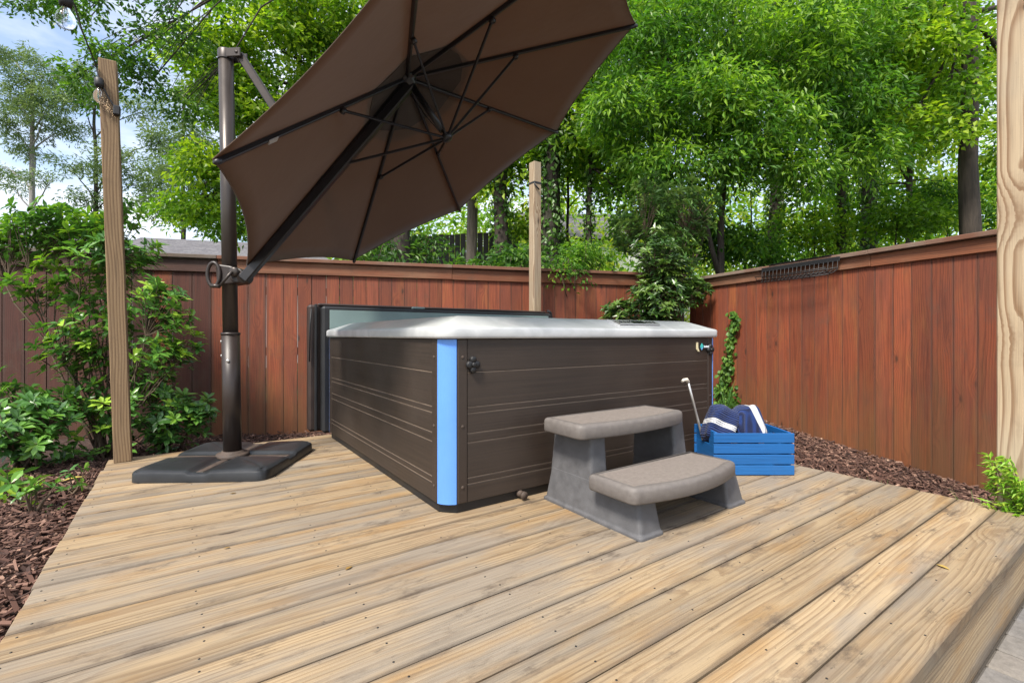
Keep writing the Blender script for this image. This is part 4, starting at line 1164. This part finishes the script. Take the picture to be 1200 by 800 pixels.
# small broad-leaved seedlings in the beds
def seedling(label, base, r, n, L, mat=None):
    base = np.asarray(base, float); tips = base + np.stack([rng.normal(0, r, n), rng.normal(0, r, n), rng.uniform(.04, .16, n)], 1)
    whorl_shrub('seedling', label, base, tips, mat or M['shrub'], per=5, L=L, W=L * .42, stems=3, vmean=.65, extra=1, cat='seedling', group='seedlings in the mulch')
seedling('bright seedling growing in mulch close to the left deck edge', gb(47, 2.62), .05, 8, .06)
seedling('broad leaved seedling at the frame edge below the low shrub', gb(2, 2.85), .07, 8, .10)
seedling('small seedling in mulch tucked against the deck side', gb(82, 2.95), .04, 5, .06)
seedling('tiny seedling alone in the mulch left of the deck', gb(26, 2.75), .03, 4, .045)
sp = np.array([3.36, 1.13, float(gz(3.36, 1.13))]); seedling('bright clover like seedling at the right end of the deck', sp, .035, 9, .045, M['fern'])
# ferny plant by the right post
fb = np.array([3.235, .385, -.235]); fn = thing('feathery_plant', 'bright feathery green plant in front of the pale post', 'plant', tuple(fb))
m = MB(); Pl, Dl, Nl = [], [], []
for k in range(52):
    A = rng.uniform(0, 2 * np.pi); hh = rng.uniform(.24, .50); o = np.array([math.cos(A), math.sin(A), 0]) * rng.uniform(.04, .19)
    c = curve(fb, fb + o + np.array([0, 0, hh]), 6, .0, .03); m.tube(c, np.linspace(.004, .0015, 6), 5, caps=False)
    for t_ in np.linspace(.35, 1, 15):
        p = np.array([np.interp(t_, np.linspace(0, 1, 6), c[:, j]) for j in range(3)])
        for s_ in range(6): Pl.append(p + rng.normal(0, .006, 3)); Dl.append(unit(o) + rng.normal(0, .8, 3)); Nl.append(np.array([0, 0, 1.]) + rng.normal(0, .3, 3))
n = len(Pl); V, T, v = leaves(np.array(Pl), np.array(Dl), np.array(Nl), .042 * rng.uniform(.6, 1.3, n), .012, rng.uniform(.1, 1, n)); tri_mesh('fronds', V, T, v, M['fern'], fn); m.build('stalks', M['stem'], fn)

# ------------------------------------------------------------------ mulch chips and litter
def chips(n, sampler):
    xy = sampler(n); n = len(xy)
    z = gz(xy[:, 0], xy[:, 1]) + rng.uniform(-.006, .022, n)
    A = rng.uniform(0, 2 * np.pi, n); tl = rng.normal(0, .35, n)
    l = rng.gamma(1.8, .0085, n) + .005; w = rng.uniform(.002, .0072, n); h = rng.uniform(.0015, .004, n)
    a = np.stack([np.cos(A) * np.cos(tl), np.sin(A) * np.cos(tl), np.sin(tl)], 1); b = np.stack([-np.sin(A), np.cos(A), rng.normal(0, .3, n)], 1); c = np.cross(a, b)
    C0 = np.concatenate([xy, z[:, None]], 1); vs = []
    for sx in (-1, 1):
        for sy in (-1, 1):
            for sz in (-1, 1): vs.append(C0 + a * (l * sx * (1 if sy > 0 else .75))[:, None] + b * (w * sy)[:, None] + c * (h * sz)[:, None])
    V = np.stack(vs, 1).reshape(-1, 3); k = np.arange(n)[:, None] * 8
    q = [(0, 1, 3), (0, 3, 2), (4, 6, 7), (4, 7, 5), (0, 4, 5), (0, 5, 1), (2, 3, 7), (2, 7, 6), (0, 2, 6), (0, 6, 4), (1, 5, 7), (1, 7, 3)]
    T = np.concatenate([k + list(t) for t in q], 1).reshape(-1, 3)
    return V, T, np.repeat(np.clip(rng.beta(1.7, 2.9, n), 0, 1), 8)
def left_bed(n):
    p = np.stack([rng.uniform(-2.6, DX0 - .01, n), rng.uniform(.6, 5.0, n)], 1)
    return p
def right_bed(n):
    p = np.stack([rng.uniform(DX1 + .0, 6.0, n), rng.uniform(.3, 5.2, n)], 1)
    sd = (p - rp0) @ rn; return p[sd < -.02]
def back_bed(n):
    p = np.stack([rng.uniform(DX0, 3.6, n), rng.uniform(DY1 + .01, 6.0, n)], 1)
    sd = (p - bp0) @ bn; return p[sd < -.02]
for nm, cnt, smp, lab in (('mulch', 30000, left_bed, 'brown bark mulch in the bed left of the deck'), ('mulch', 36000, right_bed, 'brown bark mulch between the deck end and right fence'), ('mulch', 6000, back_bed, 'bark mulch strip along the foot of the back fence')):
    V, T, v = chips(cnt, smp); tag(tri_mesh(nm, V, T, v, M['chip']), lab, 'mulch', kind='stuff')
def litter(label, x, y, L, v, z=.003):
    b = np.array([x, y, z]); A = random.uniform(0, 6.28)
    V, T, vv = leaves(np.array([b]), np.array([[math.cos(A), math.sin(A), .12]]), np.array([[.1, .1, 1.]]), L, L * .5, np.array([v]), True, .1)
    o = tri_mesh('fallen_leaf', V, T, vv, M['dryleaf'], base=b); o.modifiers.new('Solid', 'SOLIDIFY').thickness = .0008
    tag(o, label, 'leaf', 'fallen leaves')
def dk(u, v): d = EYE * F / (v - 392); return rd((u - 600) / F * d, d)
p = dk(277, 578); litter('small dark fallen leaf on deck below the umbrella base', p[0], p[1], .03, .1)
p = dk(262, 643); litter('tiny reddish fallen leaf alone in the middle of the left boards', p[0], p[1], .022, .2)
p = dk(413, 664); litter('curled fallen leaf on the deck boards left of the tub corner', p[0], p[1], .03, .25)
p = dk(1113, 668); litter('orange brown fallen leaf on the second board from the path', p[0], p[1], .04, .7)
p = rd((72 - 600) / F * 3.1, 3.1); litter('large tan fallen leaf on mulch beside the deck', p[0], p[1], .12, .95, float(gz(p[0], p[1])) + .03)

# ------------------------------------------------------------------ buildings beyond the fences
def roof_house():
    d = 13.; c = rd((190 - 600) / F * d, d)
    t = thing('neighbour_house', 'low house with a grey shingle roof beyond the left fence', 'house', tuple(c)); ex_ = np.array([*eb, 0]); n_ = np.array([*bn, 0])
    o = np.array([*(fpt(147, HB, 295.5) * (d / 4.74)), 0]) ; W = 8.0
    ze, zr = 2.95, 3.95
    p = lambda s, b, z: o + ex_ * s + n_ * b + np.array([0, 0, z])
    m = MB()
    s0, s1 = -.9, 5.2
    a = [p(s0, 0, ze), p(s1 + .4, 0, ze), p(s1 - 1.3, 2.6, zr), p(s0 + .2, 2.6, zr)]
    g = [(0, 0, 0), (s1 - s0 + .4, 0, 0), (s1 - s0 - 1.3, 2.8, 0), (.2, 2.8, 0)]
    m.add(a, [(0, 1, 2, 3)], 0, g); m.add([p(s1 + .4, 5.2, ze), p(s0, 5.2, ze), p(s0 + .2, 2.6, zr), p(s1 - 1.3, 2.6, zr)], [(0, 1, 2, 3)], 0, g)
    m.add([p(s1 + .4, 0, ze), p(s1 + .4, 5.2, ze), p(s1 - 1.3, 2.6, zr)], [(0, 1, 2)], 0, [(0, 0, 0), (5.2, 0, 0), (2.6, 2.8, 0)])
    r_ = m.build('roof', M['shingle'], t); r_.modifiers.new('Solid', 'SOLIDIFY').thickness = .12
    m = MB(); m.box(p((s0 + s1) / 2 + .2, -.06, ze - .10), [ex_, n_, [0, 0, 1]], ((s1 - s0) / 2 + .3, .04, .08), .01); m.build('fascia', M['gutter'], t)
    m = MB(); m.box(p((s0 + s1) / 2, 2.6, 1.3), [ex_, n_, [0, 0, 1]], ((s1 - s0) / 2 - .1, 2.2, 1.55), .01); m.build('wall', M['wallwhite'], t)
roof_house()
def far_house(label, c, yaw, w, dp, h, rh):
    t = thing('distant_house', label, 'house', tuple(c)); ca, sa = math.cos(yaw), math.sin(yaw)
    ax_ = np.array([[ca, sa, 0], [-sa, ca, 0], [0, 0, 1.]]); c = np.asarray(c, float); p = lambda x, y, z: c + x * ax_[0] + y * ax_[1] + z * ax_[2]
    MB().box(p(0, 0, h / 2), ax_, (w / 2, dp / 2, h / 2), .02).build('wall', M['wallwhite'], t)
    m = MB(); m.add([p(-w / 2 - .4, -dp / 2 - .4, h), p(w / 2 + .4, -dp / 2 - .4, h), p(w / 2 + .4, 0, h + rh), p(-w / 2 - .4, 0, h + rh), p(w / 2 + .4, dp / 2 + .4, h), p(-w / 2 - .4, dp / 2 + .4, h)], [(0, 1, 2, 3), (3, 2, 4, 5), (0, 3, 5), (1, 4, 2)])
    m.build('roof', M['shingle'], t)
    for x in (-w * .3, 0, w * .3):
        for z in (h * .28, h * .72):
            MB().box(p(x, -dp / 2 - .02, z), ax_, (.55, .03, .7), .01).build('window', M['pane'], t)
            MB().box(p(x, -dp / 2 - .04, z - .78), ax_, (.68, .07, .06), .01).build('sill', M['wallwhite'], t)
c = rd((690 - 600) / F * 27, 27, .3); far_house('white sided house glimpsed between trunks behind the tan post', c, R(-32), 9, 7, 5.2, 2.2)
c = rd((5 - 600) / F * 24, 24, .1); far_house('pale house peeping above the shrub at the left edge', c, R(10), 7, 7, 5.3, 1.2)
# old dark fence in the wood
a = gl(440, 12.5)[:2]; b = gl(602, 11.5)[:2]; e = (b - a) / np.linalg.norm(b - a)
df = thing('dark_fence', 'old blackened board fence among the trees behind the canopy', 'fence', (*a, .3)); m = MB()
for s in np.arange(0, np.linalg.norm(b - a), .15):
    q_ = a + e * (s + .07); m.box([*q_, 2.0], [[*e, 0], [-e[1], e[0], 0], [0, 0, 1]], (.068, .012, 1.35 + random.uniform(-.02, .02)), .003, 0, s, random.random(), 2)
m.build('boards', M['darkfence'], df)
m = MB(); q_ = (a + b) / 2 - np.array([-e[1], e[0]]) * -.05
for z in (2.55, 1.3): m.box([*((a + b) / 2 + np.array([e[1], -e[0]]) * .035), z], [[*e, 0], [-e[1], e[0], 0], [0, 0, 1]], (np.linalg.norm(b - a) / 2, .02, .05), .003, 0, 1, .4, 0)
m.build('rail', M['darkfence'], df)

# ------------------------------------------------------------------ trees
def tb(u, d): p = gl(u, d); p[2] = gz(p[0], p[1]) - .1; return p
def ab(u, v, d, r, n): return (at(u, v, d), r, n)
LB, LM_, LD = M['leaf_bright'], M['leaf_mid'], M['leaf_dark']
GR = 'broadleaf trees in the wood beyond the fences'
# trees of the right-hand wood, by trunk
tree('broadleaf_tree', 'drooping long leaved tree with twin thin trunks, largest crown over fence', tb(836, 8.6), 7.5, .16, [
    ab(760, 60, 7.6, (1.0, .9, .55), 44), ab(850, 40, 7.8, (1.1, .9, .6), 46), ab(930, 60, 7.8, (1.0, .9, .6), 44), ab(740, 130, 7.6, (.8, .7, .45), 42), ab(820, 120, 7.6, (1.0, .8, .5), 55), ab(900, 150, 7.8, (.9, .8, .5), 45),
    ab(985, 40, 8.2, (1.1, .9, .55), 46), ab(770, 185, 7.5, (.55, .5, .22), 16), ab(858, 188, 7.6, (.6, .5, .25), 15), ab(800, 215, 7.7, (.35, .4, .14), 6), ab(935, 195, 7.8, (.6, .5, .24), 16), ab(1010, 180, 8.0, (.5, .5, .22), 12), ab(990, 120, 8.2, (.9, .8, .5), 40), ab(790, -20, 7.8, (1.2, 1, .6), 40), ab(920, -25, 8, (1.2, 1, .6), 40)],
    LM_, M['bark'], per=78, spread=.42, L=.125, W=.042, droop=.5, lean=(.2, -.3), group=GR, fork=(2, (-.9, .3, 2.4)))
tree('broadleaf_tree', 'thick dark trunked tree wrapped in ivy behind the corner shrub', tb(772, 10.5), 11, .52, [
    ab(700, 50, 10.5, (1.6, 1.4, 1.0), 50), ab(790, 20, 11, (1.7, 1.4, 1.0), 55), ab(745, -60, 10.5, (2, 1.6, 1.2), 50), ab(850, 90, 11, (1.4, 1.2, .8), 40), ab(700, 140, 10.3, (1.1, 1, .7), 30)],
    LB, M['barkmoss'], per=70, spread=.55, L=.13, W=.062, group=GR, ivy=1800)
tree('broadleaf_tree', 'ivy clad tree with a mid sized trunk left of the paired trunks', tb(908, 11), 11, .36, [
    ab(900, 60, 11.5, (1.6, 1.4, 1.0), 50), ab(960, 110, 11.2, (1.4, 1.2, .8), 42), ab(930, -40, 11.5, (1.9, 1.5, 1.1), 45)], LD, M['barkmoss'], per=70, spread=.55, L=.14, W=.07, group=GR, ivy=1500)
tree('broadleaf_tree', 'slim dark tree seen above the black wire rack', tb(985, 10), 9.5, .20, [
    ab(1000, 60, 10, (1.3, 1.2, .8), 45), ab(1050, 130, 9.8, (1.1, 1, .6), 34), ab(1000, -30, 10, (1.6, 1.3, 1), 35)], LB, M['bark'], per=66, spread=.5, L=.14, W=.07, group=GR, ivy=500)
tree('broadleaf_tree', 'stout ivy covered tree right of the slim dark tree', tb(1018, 12.5), 12, .44, [
    ab(1040, 40, 12.5, (1.8, 1.5, 1.1), 50), ab(1085, 120, 12.2, (1.4, 1.2, .8), 40), ab(1060, -50, 12.5, (2.1, 1.7, 1.2), 40)], LM_, M['barkmoss'], per=70, spread=.6, L=.15, W=.08, group=GR, ivy=1700)
tree('broadleaf_tree', 'tall bare grey brown trunk forking high beside the pale post', tb(1136, 8.4), 11, .35, [
    ab(1070, 60, 8.4, (.8, .9, .5), 36), ab(1165, 75, 9.2, (.8, .8, .35), 20), ab(1080, 150, 8.2, (.7, .8, .35), 22), ab(1045, 10, 8.6, (1.0, 1, .6), 38), ab(1230, 30, 9.6, (1.0, 1.0, .8), 24), ab(1215, 180, 9.4, (.7, .8, .6), 20), ab(1115, 95, 8.1, (.28, .3, .14), 7), ab(1110, -90, 9.0, (1.4, 1.2, .5), 24)],
    LB, M['bark'], per=60, spread=.42, L=.13, W=.07, group=GR, zlimb=.62, fork=(6, (-.5, .3, 2.0)))
tree('broadleaf_tree', 'thin distant trunk near the right end of the fence', tb(1066, 15), 11, .24, [
    ab(1080, 60, 15, (2, 1.6, 1.2), 44), ab(1040, 170, 15, (1.5, 1.3, .9), 34), ab(1110, 215, 16, (1.5, 1.2, .8), 24), ab(1000, 225, 16.5, (1.6, 1.2, .8), 20)], M['leaf_far'], M['bark'], per=66, spread=.62, L=.18, W=.10, group=GR)
tree('broadleaf_tree', 'ivy wrapped trunk just right of the tan post', tb(645, 9.2), 11, .40, [
    ab(640, 80, 9.6, (1.5, 1.3, .9), 45), ab(690, 150, 9.4, (1, .9, .6), 34), ab(600, 170, 9.6, (1, .9, .6), 26), ab(650, 10, 9.8, (1.8, 1.5, 1.0), 40)], LB, M['barkmoss'], per=64, spread=.48, L=.14, W=.075, group=GR, ivy=2200)
tree('broadleaf_tree', 'rough brown trunk left of the tan post above the fence', tb(586, 9.6), 10, .34, [
    ab(560, 100, 10, (1.4, 1.2, .9), 36), ab(590, 190, 9.8, (.8, .8, .5), 24), ab(520, 30, 10, (1.6, 1.3, 1), 36)], LB, M['bark'], per=60, spread=.48, L=.14, W=.07, group=GR, ivy=900)
tree('broadleaf_tree', 'pale brown trunk standing against the old dark fence', tb(553, 11), 10, .30, [
    ab(530, 60, 11.5, (1.7, 1.4, 1), 36), ab(575, 140, 11, (1.2, 1, .7), 26)], LM_, M['barkgrey'], per=60, spread=.5, L=.15, W=.08, group=GR)
tree('broadleaf_tree', 'slender sapling in front of the white house', tb(666, 11), 6.5, .10, [
    ab(680, 170, 11, (1.0, .9, .6), 26), ab(715, 205, 11, (.7, .7, .3), 14), ab(650, 205, 11.2, (.4, .5, .2), 6)], LB, M['bark'], per=54, spread=.42, L=.14, W=.08, group=GR)
tree('broadleaf_tree', 'thin mossy trunk between the white house and the corner shrub', tb(692, 9.5), 8.5, .15, [
    ab(730, 90, 9.6, (1.2, 1, .7), 40), ab(735, 215, 9.6, (.6, .7, .4), 18), ab(755, 255, 9.4, (.5, .5, .3), 14)], LM_, M['barkmoss'], per=56, spread=.42, L=.13, W=.065, group=GR, ivy=500)
# understorey saplings
US = 'leafy saplings of the undergrowth'
for (u, d, lab, bl, mt) in (
    (800, 9.2, 'bushy sapling behind the dark corner shrub', [(800, 265, .6, 26), (845, 285, .5, 22)], LD),
    (880, 9.0, 'bushy sapling over the left end of the right fence', [(870, 280, .5, 22), (905, 300, .4, 14)], LM_),
    (955, 10.2, 'sunlit sapling above the wire rack', [(950, 262, .7, 24), (975, 285, .5, 16)], LB),
    (1050, 9.4, 'sunlit sapling in front of the stout ivy covered tree', [(1055, 250, .6, 24), (1085, 262, .5, 16)], LB),
    (1110, 10.6, 'green sapling left of the tall bare trunk', [(1098, 232, .6, 22)], LM_),
    (1180, 9.5, 'green sapling behind the pale timber post', [(1190, 240, .7, 26), (1215, 150, .7, 16)], LM_),
    (625, 10.0, 'low sapling behind the tan post', [(612, 262, .4, 14), (648, 285, .3, 8)], LB)):
    tree('sapling', lab, tb(u, d), 3.6, .06, [(at(a_, b_, d), (r_, r_ * .9, r_ * .62), n_) for (a_, b_, r_, n_) in bl], mt, M['bark'], per=50, spread=.36, L=.12, W=.058, group=US, cat='sapling', twigs=False)
# left side: big bright tree behind the umbrella pole, with long boughs over the post
tree('broadleaf_tree', 'big bright green tree behind the umbrella pole', tb(430, 10.0), 10, .42, [
    ab(330, 60, 9.0, (1.2, 1.0, .7), 64), ab(390, 20, 9.2, (1.2, 1.0, .7), 52), ab(290, 120, 8.8, (.85, .8, .55), 44), ab(340, 150, 9.0, (.9, .8, .6), 46), ab(250, 60, 8.6, (.7, .7, .45), 32), ab(245, 190, 8.8, (.55, .6, .32), 22), ab(300, 215, 9.0, (.7, .7, .45), 34), ab(235, 235, 8.8, (.45, .5, .25), 16), ab(290, 265, 9, (.5, .5, .2), 14), ab(420, 110, 9.4, (1, .9, .7), 40), ab(310, -20, 9, (1.3, 1, .7), 40), ab(215, 245, 9.2, (.35, .4, .14), 7), ab(440, 30, 9.4, (1.2, 1, .8), 40)],
    LB, M['bark'], per=64, spread=.36, L=.125, W=.065, group=GR)
tree('broadleaf_tree', 'dark leaved oak whose long boughs hang over the leafy post', tb(470, 8.2), 12, .40, [
    ab(195, 30, 6.8, (.50, .5, .24), 16), ab(140, 62, 6.6, (.42, .4, .18), 12), ab(92, 88, 6.6, (.24, .3, .14), 7), ab(50, 8, 6.8, (.40, .4, .08), 8), ab(180, 92, 6.8, (.36, .4, .24), 12), ab(215, 120, 7.0, (.32, .4, .22), 10), ab(105, 10, 6.6, (.42, .4, .12), 10), ab(112, 112, 7.4, (.10, .15, .18), 4), ab(20, -30, 6.6, (.8, .6, .15), 12), ab(200, -50, 6.8, (1, .8, .3), 20)],
    M['leaf_dark'], M['bark'], per=44, spread=.22, L=.085, W=.042, group=GR, limb=.06, zlimb=.72)
# far pines at the left
PG = 'tall thin trees against the left sky'
def pine(label, u, d, ht, dia, bl, mat, bark, ivy=None, name='pine_tree'):
    tree(name, label, tb(u, d), ht, dia, [(at(a_, b_, d + rng.uniform(-1, 1)), (r_ * 1.25, r_, r_ * .55), n_) for (a_, b_, r_, n_) in bl], mat, bark, per=84, spread=.60, L=.22, W=.06, droop=.15, group=PG, ivy=ivy, limb=.12)
pine('pale trunked pine at the far left with a broad layered crown', 38, 26, 14.5, .42, [(40, 85, 1.6, 26), (75, 110, 1.3, 20), (10, 110, 1.4, 20), (55, 135, 1.7, 26), (20, 150, 1.2, 14), (80, 150, 1.0, 12), (5, 195, .9, 7), (45, 178, .9, 8), (0, 60, 1.2, 14), (60, 210, .8, 5), (10, 215, .7, 5)], M['leaf_pine'], M['barkpale'])
pine('thin far tree with a bare angled trunk behind the leafy post', 112, 22, 12, .30, [(95, 120, .8, 9), (112, 95, .8, 9), (80, 195, .8, 7), (125, 200, .6, 6), (160, 215, 1.0, 10), (180, 240, .9, 9), (150, 185, .9, 9), (100, 232, .7, 6), (200, 165, 1.1, 16), (170, 130, .9, 10)], M['leaf_pine'], M['barkmoss'], ivy=900, name='thin_tree')
pine('hazy green conifer between the leafy post and the bright tree', 215, 20, 11, .26, [(215, 160, 1.2, 20), (230, 200, 1.3, 22), (200, 205, 1.0, 14), (240, 120, 1.2, 18), (220, 245, 1.2, 16)], M['leaf_pine'], M['bark'], name='conifer')
# the wood beyond, one leafy mass
n = 2300
dd_ = rng.uniform(16, 34, n); uu = rng.uniform(330, 1330, n); zz = np.abs(rng.normal(0, 1, n)) * 5.0 + rng.uniform(-.2, 2.5, n)
zz = np.minimum(zz, 15)
cen = np.stack([dd_ * FW[0] + (uu - 600) / F * dd_ * RT[0], dd_ * FW[1] + (uu - 600) / F * dd_ * RT[1], zz], 1)
V, T, v = sprays(cen, 40, 1.0, .27, .15, droop=.25, vbase=np.clip(rng.normal(.62, .25, n), 0, 1))
tag(tri_mesh('woodland', V, T, v, M['leaf_far']), 'far green wood behind the trees', 'woodland', kind='stuff')

# ------------------------------------------------------------------ light, sky, camera
SUN_EL, = (R(54),)
sdir = unit(np.array([*(-.85 * FW - .50 * RT), 0.])) ; az = math.atan2(sdir[0], sdir[1])     # direction towards the sun
w = bpy.data.worlds.new('World'); S.world = w; w.use_nodes = True
nt = w.node_tree; nt.nodes.clear()
out = nt.nodes.new('ShaderNodeOutputWorld'); bg = nt.nodes.new('ShaderNodeBackground'); sky = nt.nodes.new('ShaderNodeTexSky')
sky.sky_type = 'NISHITA'; sky.sun_disc = False; sky.sun_elevation = SUN_EL; sky.sun_rotation = az; sky.air_density = 1.0; sky.dust_density = 1.6; sky.ozone_density = 1.2
tc = nt.nodes.new('ShaderNodeTexCoord'); mp = nt.nodes.new('ShaderNodeMapping'); mp.inputs['Scale'].default_value = (1.6, 1.6, 4.2); mp.inputs['Location'].default_value = (.3, .1, .2)
nz = nt.nodes.new('ShaderNodeTexNoise'); nz.inputs['Scale'].default_value = 1.6; nz.inputs['Detail'].default_value = 6; nz.inputs['Roughness'].default_value = .58
rp_ = nt.nodes.new('ShaderNodeValToRGB'); rp_.color_ramp.elements[0].position = .40; rp_.color_ramp.elements[1].position = .62; rp_.color_ramp.elements[0].color = (.12, .12, .12, 1)
mx = nt.nodes.new('ShaderNodeMix'); mx.data_type = 'RGBA'
mx.inputs[7].default_value = (5.6, 5.6, 5.7, 1)
ml = nt.nodes.new('ShaderNodeMath'); ml.operation = 'MULTIPLY'; ml.inputs[1].default_value = .8
L_ = nt.links.new
L_(tc.outputs['Generated'], mp.inputs[0]); L_(mp.outputs[0], nz.inputs['Vector']); L_(nz.outputs[0], rp_.inputs[0]); L_(rp_.outputs[0], ml.inputs[0]); L_(ml.outputs[0], mx.inputs[0]); L_(sky.outputs[0], mx.inputs[6]); L_(mx.outputs[2], bg.inputs[0])
bg.inputs[1].default_value = .12
L_(bg.outputs[0], out.inputs[0])
sl_ = bpy.data.lights.new('Sun', 'SUN'); sl_.energy = 3.0; sl_.angle = R(12); sl_.color = (1, .93, .83)
so = bpy.data.objects.new('Sun', sl_); COL.objects.link(so)
sd3 = Vector((sdir[0] * math.cos(SUN_EL), sdir[1] * math.cos(SUN_EL), math.sin(SUN_EL)))
so.rotation_euler = (-sd3).to_track_quat('-Z', 'Y').to_euler(); so.location = (0, 0, 20)

cam = bpy.data.cameras.new('Camera'); co = bpy.data.objects.new('Camera', cam); COL.objects.link(co)
co.location = (0, 0, EYE); co.rotation_euler = (R(90), 0, -math.atan2(FW[0], FW[1]))
cam.sensor_width = 36; cam.lens = 36 * F / 1200; cam.shift_y = -8 / 1200; cam.clip_start = .05; cam.clip_end = 600
S.camera = co
S.view_settings.view_transform = 'Standard'; S.view_settings.look = 'None'; S.view_settings.gamma = 1; S.view_settings.use_curve_mapping = False
S.view_settings.exposure = 1.22
S.render.engine = 'CYCLES'
S.cycles.use_denoising = True
S.cycles.max_bounces = 8; S.cycles.transparent_max_bounces = 8; S.cycles.diffuse_bounces = 4
for o in bpy.data.objects:
    if '_o' in o: del o['_o']
